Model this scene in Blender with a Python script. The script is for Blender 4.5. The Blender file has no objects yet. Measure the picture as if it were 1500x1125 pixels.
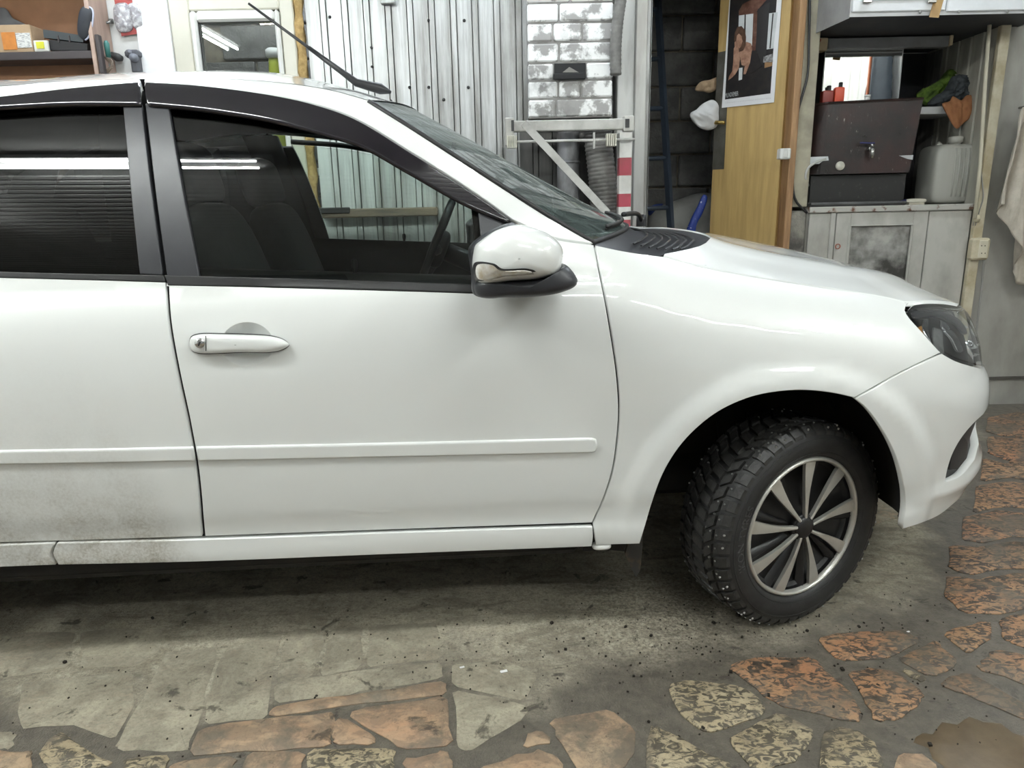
import bpy, bmesh, math, random
import numpy as np
from mathutils import Vector, Matrix
from mathutils.geometry import delaunay_2d_cdt
R = math.radians
rnd = random.Random(7)
SC = bpy.context.scene
COL = SC.collection

# ------------------------------------------------------------------ camera
F_PX = 1040.0
CAM = np.array([0.0, -2.45, 1.125])
PITCH, ROLL = R(14.3), R(1.25)
_r0 = np.array([1.0, 0, 0]); _f = np.array([0, math.cos(PITCH), -math.sin(PITCH)]); _u0 = np.array([0, math.sin(PITCH), math.cos(PITCH)])
C_R = math.cos(ROLL)*_r0 - math.sin(ROLL)*_u0
C_U = math.sin(ROLL)*_r0 + math.cos(ROLL)*_u0
C_F = _f
cam_data = bpy.data.cameras.new('camera')
cam_data.sensor_fit = 'HORIZONTAL'; cam_data.sensor_width = 36.0
cam_data.lens = F_PX/1500.0*36.0
cam_data.clip_start = 0.02
cam = bpy.data.objects.new('camera', cam_data); COL.objects.link(cam)
_m = Matrix.Identity(4)
for i in range(3):
    _m[i][0] = C_R[i]; _m[i][1] = C_U[i]; _m[i][2] = -C_F[i]; _m[i][3] = CAM[i]
cam.matrix_world = _m
SC.camera = cam

# ------------------------------------------------------------------ world, exposure
world = bpy.data.worlds.new('world'); SC.world = world
world.use_nodes = True
world.node_tree.nodes['Background'].inputs[0].default_value = (0.62, 0.68, 0.74, 1)
world.node_tree.nodes['Background'].inputs[1].default_value = 0.05
SC.view_settings.view_transform = 'Standard'
SC.view_settings.look = 'None'
SC.view_settings.gamma = 1.0
SC.view_settings.use_curve_mapping = False
SC.view_settings.exposure = 0.78
SC.cycles.use_denoising = True
SC.cycles.max_bounces = 10
SC.cycles.transparent_max_bounces = 16
SC.cycles.sample_clamp_indirect = 6.0
SC.cycles.caustics_reflective = False
SC.cycles.caustics_refractive = False

# lamps of the workshop plus added unseen fill lamps: twin tube fixtures (centre x, y, z, turn about z, watts)
LAMPS = [(-1.58, -1.80, 2.72, 0, 42), (0.70, -1.80, 2.72, 0, 15), (2.65, -1.90, 2.72, 90, 30), (-2.80, -2.30, 2.72, 90, 30),
         (-1.9, 0.75, 2.72, 0, 13), (0.1, 0.75, 2.72, 0, 13), (2.0, 0.75, 2.72, 0, 16), (-1.2, 1.56, 2.62, 0, 13),  # last of this row: unseen lamp added to light the back room
         (0.95, -3.45, 2.72, 0, 16), (2.45, -3.45, 2.72, 0, 12)]  # both unseen, added behind the camera to brighten the car side
LAMP_LABELS = ['ceiling tube lamp mirrored in the tinted rear side window', 'ceiling tube lamp above the front wing, mirrored in the door paint', 'ceiling tube lamp over the white board wall, beyond the car nose',
               'ceiling tube lamp set lengthwise, mirrored in the glass of the plastic door', 'ceiling tube lamp along the back wall over the shelf', 'ceiling tube lamp along the back wall over the metal sheeting', 'ceiling tube lamp along the back wall over the wash place', 'unseen tube lamp added to light the block-walled back room',
               'unseen tube lamp behind the camera, added to brighten the car side', 'unseen tube lamp in the slatted door corner, added to brighten the car side']
LIGHT_COL = (0.955, 1.0, 0.975)
LIGHT_COOL = (0.90, 0.985, 1.06)     # the row along the back wall is colder
# the light itself comes from the glowing tubes built below (section lamps)

# ------------------------------------------------------------------ picture rays
def ray(px, py):
    px = np.asarray(px, float); py = np.asarray(py, float)
    d = ((px-750.0)/F_PX)[..., None]*C_R - ((py-562.5)/F_PX)[..., None]*C_U + C_F
    return d
def pt(px, py, Y):
    "the point of the picture ray that lies in the plane y = Y"
    d = ray(px, py); t = (Y-CAM[1])/d[..., 1]
    return CAM + d*t[..., None]
def ptz(px, py, Z=0.0):
    d = ray(px, py); t = (Z-CAM[2])/d[..., 2]
    return CAM + d*t[..., None]
def proj(p):
    p = np.asarray(p, float)-CAM
    z = p@C_F
    return np.stack([750+F_PX*(p@C_R)/z, 562.5-F_PX*(p@C_U)/z], -1)

# ------------------------------------------------------------------ objects
def link(o, parent=None):
    COL.objects.link(o)
    if parent is not None: o.parent = parent
    return o
def tag(o, label=None, cat=None, group=None, kind=None):
    if label: o['label'] = label
    if cat: o['category'] = cat
    if group: o['group'] = group
    if kind: o['kind'] = kind
    return o
def empty(name, loc=(0, 0, 0), rz=0.0, parent=None):
    o = bpy.data.objects.new(name, None); link(o, parent)
    o.location = loc; o.rotation_euler = (0, 0, rz); o.empty_display_size = 0.05
    return o
def mesh_data(name, V, Fc, mat, smooth=False, normals=None, flat_angle=None):
    me = bpy.data.meshes.new(name)
    me.from_pydata([tuple(map(float, v)) for v in V], [], [tuple(int(i) for i in f) for f in Fc])
    mats = mat if isinstance(mat, (list, tuple)) else [mat]
    for m in mats: me.materials.append(m)
    if smooth or normals is not None:
        me.polygons.foreach_set('use_smooth', [True]*len(me.polygons))
    me.update()
    if normals is not None:
        me.normals_split_custom_set_from_vertices([tuple(map(float, n)) for n in normals])
    elif flat_angle is not None:
        me.polygons.foreach_set('use_smooth', [True]*len(me.polygons))
        bm = bmesh.new(); bm.from_mesh(me)
        for e in bm.edges:
            if len(e.link_faces) == 2 and e.calc_face_angle(0) > R(flat_angle): e.smooth = False
        bm.to_mesh(me); bm.free()
    return me
def obj(name, V, Fc, mat, parent=None, smooth=False, normals=None, flat_angle=None, fix=False):
    me = mesh_data(name, V, Fc, mat, smooth, normals, flat_angle)
    if fix:
        bm = bmesh.new(); bm.from_mesh(me); bmesh.ops.recalc_face_normals(bm, faces=bm.faces[:]); bm.to_mesh(me); bm.free()
    return link(bpy.data.objects.new(name, me), parent)
def inst(src, parent, loc=(0, 0, 0), rot=(0, 0, 0), scale=(1, 1, 1)):
    o = src.copy(); link(o, parent); o.location = loc; o.rotation_euler = rot; o.scale = scale
    return o

class MB:
    "collects simple shapes, then makes ONE mesh of them"
    def __init__(s): s.V = []; s.F = []
    def add(s, V, Fc):
        b = len(s.V); s.V += [tuple(map(float, v)) for v in V]; s.F += [tuple(int(i)+b for i in f) for f in Fc]; return s
    def box(s, c, d, rz=0.0, bev=0.0, rx=0.0, ry=0.0):
        hx, hy, hz = d[0]/2, d[1]/2, d[2]/2
        if bev <= 0:
            P = [(x, y, z) for z in (-hz, hz) for y in (-hy, hy) for x in (-hx, hx)]
            Fc = [(0, 2, 3, 1), (4, 5, 7, 6), (0, 1, 5, 4), (2, 6, 7, 3), (0, 4, 6, 2), (1, 3, 7, 5)]
        else:
            b = min(bev, hx*.98, hy*.98, hz*.98); P = []; idx = {}
            for sx in (-1, 1):
                for sy in (-1, 1):
                    for sz in (-1, 1):
                        for a in range(3):
                            h = [hx-b, hy-b, hz-b]; h[a] += b
                            idx[(sx, sy, sz, a)] = len(P); P.append((sx*h[0], sy*h[1], sz*h[2]))
            Fc = []
            for a in range(3):
                o1, o2 = (a+1) % 3, (a+2) % 3
                for sg in (-1, 1):
                    q = []
                    for (p1, p2) in ((-1, -1), (1, -1), (1, 1), (-1, 1)):
                        k = [0, 0, 0]; k[a] = sg; k[o1] = p1; k[o2] = p2; q.append(idx[(k[0], k[1], k[2], a)])
                    Fc.append(tuple(q) if sg > 0 else tuple(reversed(q)))
                for s1 in (-1, 1):
                    for s2 in (-1, 1):
                        k = [0, 0, 0]; k[o1] = s1; k[o2] = s2
                        k0 = k[:]; k0[a] = -1; k1 = k[:]; k1[a] = 1
                        q = [idx[(*k0, o1)], idx[(*k1, o1)], idx[(*k1, o2)], idx[(*k0, o2)]]
                        Fc.append(tuple(q) if s1*s2 > 0 else tuple(reversed(q)))
            for sx in (-1, 1):
                for sy in (-1, 1):
                    for sz in (-1, 1):
                        q = [idx[(sx, sy, sz, a)] for a in range(3)]
                        Fc.append(tuple(q) if sx*sy*sz > 0 else tuple(reversed(q)))
        P = np.array(P, float)
        P = P@np.array((Matrix.Rotation(rz, 3, 'Z')@Matrix.Rotation(ry, 3, 'Y')@Matrix.Rotation(rx, 3, 'X')).transposed()) + np.array(c)
        return s.add(P, Fc)
    def tube(s, path, r, n=10, caps=True, closed=False):
        path = np.asarray(path, float); m = len(path)
        rr = np.full(m, r, float) if np.isscalar(r) else np.asarray(r, float)
        T = np.gradient(path, axis=0)
        if closed: T = np.roll(path, -1, 0)-np.roll(path, 1, 0)
        T /= (np.linalg.norm(T, axis=1, keepdims=True)+1e-12)
        ref = np.array([0, 0, 1.0]) if abs(T[0][2]) < .9 else np.array([1.0, 0, 0])
        nrm = np.cross(T[0], ref); nrm /= np.linalg.norm(nrm)
        P = []
        for i in range(m):
            nrm = nrm - T[i]*np.dot(nrm, T[i]); nrm /= (np.linalg.norm(nrm)+1e-12)
            bn = np.cross(T[i], nrm)
            for k in range(n):
                a = 2*math.pi*k/n
                P.append(path[i]+rr[i]*(math.cos(a)*nrm+math.sin(a)*bn))
        Fc = []
        for i in range(m if closed else m-1):
            j = (i+1) % m
            for k in range(n):
                Fc.append((i*n+k, i*n+(k+1) % n, j*n+(k+1) % n, j*n+k))
        if caps and not closed:
            Fc.append(tuple(range(n-1, -1, -1))); Fc.append(tuple((m-1)*n+k for k in range(n)))
        return s.add(P, Fc)
    def cyl(s, a, b, r, n=14, r2=None):
        return s.tube([a, b], [r, r if r2 is None else r2], n)
    def lathe(s, prof, n=32, c=(0, 0, 0), axis='Z', a0=0.0, a1=2*math.pi):
        full = abs(a1-a0-2*math.pi) < 1e-6
        m = n if full else n+1; P = []
        for k in range(m):
            a = a0+(a1-a0)*k/n
            for (r, h) in prof:
                x, y = r*math.cos(a), r*math.sin(a)
                p = {'Z': (x, y, h), 'Y': (x, h, y), 'X': (h, x, y)}[axis]
                P.append((p[0]+c[0], p[1]+c[1], p[2]+c[2]))
        L = len(prof); Fc = []
        for k in range(n):
            k2 = (k+1) % m
            for i in range(L-1):
                q = (k*L+i, k2*L+i, k2*L+i+1, k*L+i+1)
                Fc.append(q if axis != 'Y' else tuple(reversed(q)))
        return s.add(P, Fc)
    def prism(s, poly, d, bev=0.0):
        "closed 3D polygon poly extruded by vector d; bev shrinks the end face"
        poly = np.asarray(poly, float); n = len(poly); d = np.asarray(d, float)
        top = poly+d; Fc = [tuple(range(n-1, -1, -1))]
        for i in range(n): Fc.append((i, (i+1) % n, n+(i+1) % n, n+i))
        V = list(poly)+list(top)
        if bev > 0:
            c = top.mean(0); L = np.linalg.norm(top-c, axis=1, keepdims=True)
            t2 = top+(c-top)*np.minimum(bev/np.maximum(L, 1e-6), .9)
            t1 = poly+d*max(0.0, 1-bev/np.linalg.norm(d))
            V = list(poly)+list(t1)+list(t2)
            for i in range(n): Fc.append((n+i, n+(i+1) % n, 2*n+(i+1) % n, 2*n+i))
            Fc.append(tuple(2*n+i for i in range(n)))
        else:
            Fc.append(tuple(n+i for i in range(n)))
        return s.add(V, Fc)
    def grid(s, P):
        "P: rows x cols x 3"
        P = np.asarray(P, float); a, b = P.shape[:2]
        Fc = [(i*b+j, i*b+j+1, (i+1)*b+j+1, (i+1)*b+j) for i in range(a-1) for j in range(b-1)]
        return s.add(P.reshape(-1, 3), Fc)
    def build(s, name, mat, parent=None, smooth=False, flat_angle=None, fix=True):
        return obj(name, s.V, s.F, mat, parent, smooth=smooth, flat_angle=flat_angle, fix=fix)

def crom(pts, step=6.0, closed=False, alpha=0.5):
    "centripetal Catmull-Rom through points, resampled at about `step`"
    P = np.asarray(pts, float); n = len(P)
    if n < 3 and not closed:
        L = np.linalg.norm(P[1]-P[0]); m = max(1, int(math.ceil(L/step)))
        return np.array([P[0]+(P[1]-P[0])*k/m for k in range(m+1)])
    if closed: Q = np.vstack([P[-1], P, P[0], P[1]])
    else: Q = np.vstack([2*P[0]-P[1], P, 2*P[-1]-P[-2]])
    out = []
    for i in range(1, len(Q)-2):
        p0, p1, p2, p3 = Q[i-1:i+3]
        t0 = 0; t1 = t0+max(np.linalg.norm(p1-p0), 1e-9)**alpha; t2 = t1+max(np.linalg.norm(p2-p1), 1e-9)**alpha; t3 = t2+max(np.linalg.norm(p3-p2), 1e-9)**alpha
        m = max(1, int(math.ceil(np.linalg.norm(p2-p1)/step)))
        for k in range(m):
            t = t1+(t2-t1)*k/m
            A1 = (t1-t)/(t1-t0)*p0+(t-t0)/(t1-t0)*p1; A2 = (t2-t)/(t2-t1)*p1+(t-t1)/(t2-t1)*p2; A3 = (t3-t)/(t3-t2)*p2+(t-t2)/(t3-t2)*p3
            B1 = (t2-t)/(t2-t0)*A1+(t-t0)/(t2-t0)*A2; B2 = (t3-t)/(t3-t1)*A2+(t-t1)/(t3-t1)*A3
            out.append((t2-t)/(t2-t1)*B1+(t-t1)/(t2-t1)*B2)
    if not closed: out.append(P[-1])
    return np.array(out)
def sstep(a, b, x):
    t = np.clip((np.asarray(x, float)-a)/(b-a), 0, 1); return t*t*(3-2*t)
def spl(xs, ys):
    "smooth shape-preserving interpolation"
    xs = np.asarray(xs, float); ys = np.asarray(ys, float)
    h = np.diff(xs); dl = np.diff(ys)/h; m = np.zeros(len(xs))
    m[1:-1] = np.where(dl[:-1]*dl[1:] > 0, 2*dl[:-1]*dl[1:]/(dl[:-1]+dl[1:]+1e-30), 0); m[0] = dl[0]; m[-1] = dl[-1]
    def f(x):
        x = np.asarray(x, float); i = np.clip(np.searchsorted(xs, x)-1, 0, len(xs)-2)
        t = np.clip((x-xs[i])/h[i], 0, 1)
        return ((2*t**3-3*t**2+1)*ys[i]+(t**3-2*t**2+t)*h[i]*m[i]+(-2*t**3+3*t**2)*ys[i+1]+(t**3-t**2)*h[i]*m[i+1])
    return f
def inside(poly, P):
    poly = np.asarray(poly); x, y = P[:, 0], P[:, 1]; r = np.zeros(len(P), bool)
    x0, y0 = poly[:, 0], poly[:, 1]; x1, y1 = np.roll(x0, -1), np.roll(y0, -1)
    for a, b, c, d in zip(x0, y0, x1, y1):
        if b == d: continue
        k = ((b > y) != (d > y)) & (x < (c-a)*(y-b)/(d-b)+a); r ^= k
    return r
def area2(p): return 0.5*float(np.sum(p[:, 0]*np.roll(p[:, 1], -1)-np.roll(p[:, 0], -1)*p[:, 1]))
def inset(p, d):
    "closed ccw polygon moved inwards by d"
    e = np.roll(p, -1, 0)-p; e /= (np.linalg.norm(e, axis=1, keepdims=True)+1e-12)
    n = np.stack([-e[:, 1], e[:, 0]], 1); n0 = np.roll(n, 1, 0)
    b = n+n0; k = np.sum(b*n, 1, keepdims=True); b = b/np.maximum(k, .45)
    return p+b*d
def tri2d(loops, step, margin=.5):
    "triangles of the area inside loops[0] and outside the other loops; loop points come first"
    allp = np.vstack(loops); edges = []; o = 0
    for L in loops:
        n = len(L); edges += [(o+i, o+(i+1) % n) for i in range(n)]; o += n
    lo, hi = loops[0].min(0), loops[0].max(0)
    gx = np.arange(lo[0]+step*.5, hi[0], step); gy = np.arange(lo[1]+step*.5, hi[1], step)
    if len(gx) and len(gy):
        G = np.array([(x+(.5*step if j % 2 else 0), y) for j, y in enumerate(gy) for x in gx])
        k = inside(loops[0], G)
        for L in loops[1:]: k &= ~inside(L, G)
        G = G[k]
        if len(G):
            dm = np.full(len(G), 9e9)
            for L in loops:
                d = np.roll(L, -1, 0)-L; dd = np.sum(d*d, 1)+1e-15
                for c0 in range(0, len(G), 4000):
                    g = G[c0:c0+4000]; rel = g[:, None, :]-L[None]
                    t = np.clip(np.sum(rel*d[None], 2)/dd, 0, 1); dm[c0:c0+4000] = np.minimum(dm[c0:c0+4000], np.sqrt(np.min(np.sum((rel-t[..., None]*d[None])**2, 2), 1)))
            G = G[dm > step*margin]
    else: G = np.zeros((0, 2))
    pts = np.vstack([allp, G]) if len(G) else allp
    r = delaunay_2d_cdt([Vector((float(a), float(b))) for a, b in pts], edges, [], 0, 1e-9)
    V = np.array([(v.x, v.y) for v in r[0]]); T = np.array([f for f in r[2] if len(f) == 3])
    orig = r[3]
    c = V[T].mean(1); k = inside(loops[0], c)
    for L in loops[1:]: k &= ~inside(L, c)
    return V, T[k], orig, len(allp)

# ------------------------------------------------------------------ materials
def _lin(c):
    return tuple((x/12.92 if x <= .04045 else ((x+.055)/1.055)**2.4) for x in c)
def hexc(h):
    h = h.lstrip('#'); return _lin(tuple(int(h[i:i+2], 16)/255 for i in (0, 2, 4)))
class NT:
    def __init__(s, name):
        s.m = bpy.data.materials.new(name); s.m.use_nodes = True; s.t = s.m.node_tree; s.n = s.t.nodes; s.l = s.t.links
        s.b = s.n['Principled BSDF']; s.tc = None
    def new(s, t, **kw):
        x = s.n.new(t)
        for k, v in kw.items(): setattr(x, k, v)
        return x
    def coord(s, kind='Object', scale=(1, 1, 1), rot=(0, 0, 0), loc=(0, 0, 0)):
        if s.tc is None: s.tc = s.new('ShaderNodeTexCoord')
        mp = s.new('ShaderNodeMapping'); mp.inputs['Scale'].default_value = scale; mp.inputs['Rotation'].default_value = rot; mp.inputs['Location'].default_value = loc
        s.l.new(s.tc.outputs[kind], mp.inputs['Vector']); return mp.outputs[0]
    def noise(s, vec, scale, detail=4, rough=.6, dist=0.0):
        x = s.new('ShaderNodeTexNoise'); x.inputs['Scale'].default_value = scale; x.inputs['Detail'].default_value = detail; x.inputs['Roughness'].default_value = rough; x.inputs['Distortion'].default_value = dist
        s.l.new(vec, x.inputs['Vector']); return x.outputs[0]
    def ramp(s, fac, stops, interp='LINEAR'):
        x = s.new('ShaderNodeValToRGB'); cr = x.color_ramp; cr.interpolation = interp
        while len(cr.elements) < len(stops): cr.elements.new(.5)
        for e, (p, c) in zip(cr.elements, stops):
            e.position = p; e.color = (c, c, c, 1) if np.isscalar(c) else (*c[:3], 1)
        s.l.new(fac, x.inputs[0]); return x.outputs[0]
    def mix(s, fac, a, b, mode='MIX'):
        x = s.new('ShaderNodeMix', data_type='RGBA', blend_type=mode)
        for i, v in ((0, fac), (6, a), (7, b)):
            if hasattr(v, 'links') or isinstance(v, bpy.types.NodeSocket): s.l.new(v, x.inputs[i])
            elif i == 0: x.inputs[0].default_value = v
            else: x.inputs[i].default_value = (*v[:3], 1)
        return x.outputs[2]
    def math(s, op, a, b=0.0, clamp=False):
        x = s.new('ShaderNodeMath', operation=op, use_clamp=clamp)
        for i, v in ((0, a), (1, b)):
            if isinstance(v, bpy.types.NodeSocket): s.l.new(v, x.inputs[i])
            else: x.inputs[i].default_value = v
        return x.outputs[0]
    def set(s, **kw):
        for k, v in kw.items():
            i = s.b.inputs[{'base': 'Base Color', 'rough': 'Roughness', 'metal': 'Metallic', 'coat': 'Coat Weight', 'coat_rough': 'Coat Roughness', 'spec': 'Specular IOR Level', 'trans': 'Transmission Weight', 'ior': 'IOR', 'alpha': 'Alpha', 'emit': 'Emission Color', 'emit_s': 'Emission Strength', 'sheen': 'Sheen Weight'}[k]]
            if isinstance(v, bpy.types.NodeSocket): s.l.new(v, i)
            elif np.isscalar(v): i.default_value = v
            else: i.default_value = (*v[:3], 1)
        return s
    def bump(s, h, strength=.3, dist=.002):
        x = s.new('ShaderNodeBump'); x.inputs['Strength'].default_value = strength; x.inputs['Distance'].default_value = dist
        s.l.new(h, x.inputs['Height']); s.l.new(x.outputs[0], s.b.inputs['Normal']); return s
    def sep(s, vec):
        x = s.new('ShaderNodeSeparateXYZ'); s.l.new(vec, x.inputs[0]); return x.outputs
_MATS = {}
def M(name, base, rough=.5, metal=0.0, base2=None, nscale=8.0, lo=.4, hi=.65, stretch=(1, 1, 1), bump=0.0, bscale=None, bdist=.002, detail=5, **kw):
    "plain surface whose colour drifts between base and base2 by noise"
    if name in _MATS: return _MATS[name]
    t = NT(name); b = hexc(base) if isinstance(base, str) else base
    v = t.coord('Object', stretch)
    if base2 is None: b2 = tuple(c*.86 for c in b)
    else: b2 = hexc(base2) if isinstance(base2, str) else base2
    f = t.ramp(t.noise(v, nscale, detail), [(lo, 0.0), (hi, 1.0)])
    t.set(base=t.mix(f, b, b2), rough=rough, metal=metal, **kw)
    if bump > 0: t.bump(t.noise(v, bscale or nscale*4, 4), bump, bdist)
    _MATS[name] = t.m; return t.m
def emit_mat(name, col, s):
    t = NT(name); t.set(base=(0, 0, 0), emit=col, emit_s=s); _MATS[name] = t.m; return t.m
def glass_mat(name, tint, refl_ior=1.5, rough=0.0, dust=0.0, dust_col=(.4, .45, .42), dust_stretch=(1, 1, 1), dust_scale=6):
    t = NT(name); t.n.remove(t.b)
    out = t.n['Material Output']
    tr = t.new('ShaderNodeBsdfTransparent'); tr.inputs[0].default_value = (*tint, 1)
    gl = t.new('ShaderNodeBsdfGlossy'); gl.inputs['Roughness'].default_value = rough; gl.inputs[0].default_value = (1, 1, 1, 1)
    fr = t.new('ShaderNodeFresnel'); fr.inputs[0].default_value = refl_ior
    mx = t.new('ShaderNodeMixShader'); t.l.new(fr.outputs[0], mx.inputs[0]); t.l.new(tr.outputs[0], mx.inputs[1]); t.l.new(gl.outputs[0], mx.inputs[2])
    last = mx.outputs[0]
    if dust > 0:
        df = t.new('ShaderNodeBsdfDiffuse'); df.inputs[0].default_value = (*dust_col, 1)
        n = t.noise(t.coord('Object', dust_stretch), dust_scale, 6, .65)
        f = t.ramp(n, [(.35, dust*.25), (.7, dust)])
        m2 = t.new('ShaderNodeMixShader'); t.l.new(f, m2.inputs[0]); t.l.new(last, m2.inputs[1]); t.l.new(df.outputs[0], m2.inputs[2]); last = m2.outputs[0]
    t.l.new(last, out.inputs[0]); _MATS[name] = t.m; return t.m

_fontcache = {}
def text_mesh(s, size, extrude=0.0):
    "flat lettering in the xy plane, origin at the left end of the base line"
    cu = bpy.data.curves.new('t', 'FONT'); cu.body = s; cu.size = size; cu.extrude = extrude; cu.resolution_u = 3
    o = bpy.data.objects.new('t', cu); COL.objects.link(o)
    dg = bpy.context.evaluated_depsgraph_get(); me = bpy.data.meshes.new_from_object(o.evaluated_get(dg))
    V = np.array([v.co[:] for v in me.vertices]); Fc = [tuple(p.vertices) for p in me.polygons]
    bpy.data.objects.remove(o); bpy.data.curves.remove(cu); bpy.data.meshes.remove(me)
    return V, Fc
# =================================================================== THE ROOM
YW = 1.30          # face of the back wall
ZC = 2.86          # ceiling
XL, XRT, YF = -3.55, 3.30, -4.9
def XP(px, Y, py=150): return float(pt(np.array(float(px)), np.array(float(py)), Y)[0])
def ZP(px, py, Y): return float(pt(np.array(float(px)), np.array(float(py)), Y)[2])
def pxrect(x0, y0, x1, y1, Y):
    xm, ym = (x0+x1)/2, (y0+y1)/2
    return XP(x0, Y, ym), XP(x1, Y, ym), ZP(xm, y1, Y), ZP(xm, y0, Y)
def pxbox(mb, x0, y0, x1, y1, Y, dep, bev=0.0, z0=None, z1=None):
    a, b, c, d = pxrect(x0, y0, x1, y1, Y)
    if z0 is not None: c = z0
    if z1 is not None: d = z1
    return mb.box(((a+b)/2, Y+dep/2, (c+d)/2), (b-a, dep, d-c), bev=bev)
def bx(mb, x0, x1, y0, y1, z0, z1, bev=0.0): return mb.box(((x0+x1)/2, (y0+y1)/2, (z0+z1)/2), (x1-x0, y1-y0, z1-z0), bev=bev)
def struct(o, label=None): return tag(o, label, kind='structure')

# ---- floor: grey dusty screed with flagstones set in it
FEDGE = [(-3.6, -1.30), (-1.1, -1.14), (-.72, -1.07), (-.18, -1.00), (.08, -1.10), (.337, -.93), (.78, -.80), (1.05, -.76), (1.26, -.55), (3.3, 2.2)]   # dust lies beyond this line
def dust_mask(t, v, soft=.16):
    x, y, z = t.sep(v)
    xr = t.math('MULTIPLY_ADD', x, 1/6.9); xr.node.inputs[2].default_value = 3.6/6.9
    f = t.ramp(xr, [((a+3.6)/6.9, (b+2.0)/3.0) for a, b in FEDGE])
    sp_ = t.new('ShaderNodeSeparateColor'); t.l.new(f, sp_.inputs[0])
    yy = t.math('MULTIPLY_ADD', y, 1/3.0); yy.node.inputs[2].default_value = 2.0/3.0
    d = t.math('SUBTRACT', yy, sp_.outputs[0])
    n = t.math('MULTIPLY', t.math('SUBTRACT', t.noise(v, 3.2, 7, .68), .5), .26)
    return t.math('ADD', d, n)
def floor_mat():
    t = NT('dusty_screed'); v = t.coord('Object')
    d = dust_mask(t, v)
    m = t.ramp(d, [(-.02, 0.0), (.08, 1.0)])
    big = t.noise(v, 2.6, 7, .7, .6); fine = t.noise(v, 26, 6, .75); grit = t.noise(v, 170, 2, .6)
    dust = t.mix(t.ramp(big, [(.38, 0.0), (.66, 1.0)]), (.52, .47, .36), (.25, .222, .165))
    dust = t.mix(t.ramp(fine, [(.46, 0.0), (.80, 1.0)]), dust, (.62, .575, .46))
    dark = t.mix(t.ramp(fine, [(.35, 0.0), (.7, 1.0)]), (.085, .076, .062), (.16, .143, .115))
    scuff = t.noise(t.coord('Object', (1.0, 3.2, 1), (0, 0, .35)), 4.5, 7, .72, .8)
    dust = t.mix(t.ramp(scuff, [(.50, 0.0), (.68, .75)]), dust, (.13, .117, .088))
    dust = t.mix(t.ramp(t.noise(v, 130, 4, .8), [(.46, 0.0), (.70, .75)]), dust, (.15, .133, .098))
    dust = t.mix(t.ramp(t.noise(v, 40, 7, .82, .3), [(.50, 0.0), (.70, .8)]), dust, (.11, .098, .072))
    c = t.mix(m, dark, dust)
    # tracked-in dirt spots, densest round the front wheel
    x, y, z = t.sep(v)
    vm = t.new('ShaderNodeVectorMath', operation='DISTANCE'); t.l.new(v, vm.inputs[0]); vm.inputs[1].default_value = (.45, -.70, 0)
    near = t.ramp(t.math('MULTIPLY', vm.outputs['Value'], .8), [(.0, 1.0), (.20, .8), (.42, .15), (1.0, .0)])
    spots = t.ramp(t.math('ADD', t.math('MULTIPLY', t.noise(v, 95, 5, .75), .75), t.math('MULTIPLY', near, .20)), [(.50, 0.0), (.66, 1.0)])
    c = t.mix(t.math('MULTIPLY', spots, t.math('ADD', t.math('MULTIPLY', near, .75), .10)), c, (.055, .045, .032))
    sp2 = t.ramp(t.noise(v, 13, 6, .66, .5), [(.605, 0.0), (.665, 1.0)])
    c = t.mix(t.math('MULTIPLY', sp2, .75), c, (.035, .029, .022))
    t.set(base=c, rough=t.ramp(m, [(0, .42), (1, .74)]))
    t.bump(t.math('ADD', t.math('MULTIPLY', fine, .6), t.math('MULTIPLY', grit, .25)), .9, .008)
    return t.m
mb = MB(); bx(mb, XL, XRT, YF, 2.6, -.10, 0)
floor = struct(mb.build('floor', floor_mat()), 'dusty grey workshop floor with worn flagstones')
def stone_mat(name, c1, c2, c3, dusty, ns=26, pk=1.0):
    t = NT(name); v = t.coord('Object')
    oi = t.new('ShaderNodeObjectInfo')
    n1 = t.noise(v, 5, 6, .7, .5)
    stretch = t.coord('Object', (1.0, 1.7, 1), (0, 0, .5))
    pit = t.noise(stretch, ns, 5, .62, 1.2)
    c = t.mix(t.ramp(n1, [(.35, 0.0), (.65, 1.0)]), c1, c2)
    c = t.mix(t.ramp(oi.outputs['Random'], [(0, 0.0), (1, .45)]), c, c2)
    c = t.mix(t.ramp(pit, [(.46, 0.0), (.55, pk)]), c, c3)
    mud = t.noise(v, 3.6, 7, .72, .5)
    c = t.mix(t.ramp(mud, [(.50, 0.0), (.60, .80)]), c, (.115, .100, .078))
    c = t.mix(t.ramp(t.noise(v, 75, 4, .8), [(.52, 0.0), (.75, .6)]), c, (.09, .075, .055))
    c = t.mix(t.ramp(t.noise(v, 17, 6, .7), [(.48, 0.0), (.80, .55)]), c, (.16, .14, .115))
    d = t.ramp(dust_mask(t, v), [(-.0, 0.0), (.10, 1.0)])
    dn = t.ramp(t.noise(v, 9, 6, .7), [(.3, .35), (.6, 1.0)])
    g = t.mix(t.ramp(t.noise(v, 7, 7, .75, .4), [(.34, 0.0), (.66, 1.0)]), (.46, .42, .32), (.19, .17, .13))
    g = t.mix(t.ramp(t.noise(v, 120, 4, .8), [(.48, 0.0), (.72, .6)]), g, (.13, .115, .085))
    m = t.math('MULTIPLY', d, dn) if not dusty else t.ramp(t.noise(v, 5, 6, .7), [(.30, .55), (.55, 1.0)])
    c = t.mix(m, c, g)
    c = t.mix(t.math('MULTIPLY', t.ramp(t.noise(v, 13, 6, .66, .5), [(.59, 0.0), (.655, 1.0)]), .8), c, (.045, .038, .028))
    t.set(base=c, rough=.6)
    t.bump(t.math('ADD', pit, t.math('MULTIPLY', t.noise(v, 90, 3), .4)), .5, .004)
    return t.m
ST_GREY = stone_mat('dusty_stone', (.30, .27, .22), (.36, .24, .16), (.10, .09, .075), True)
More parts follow.
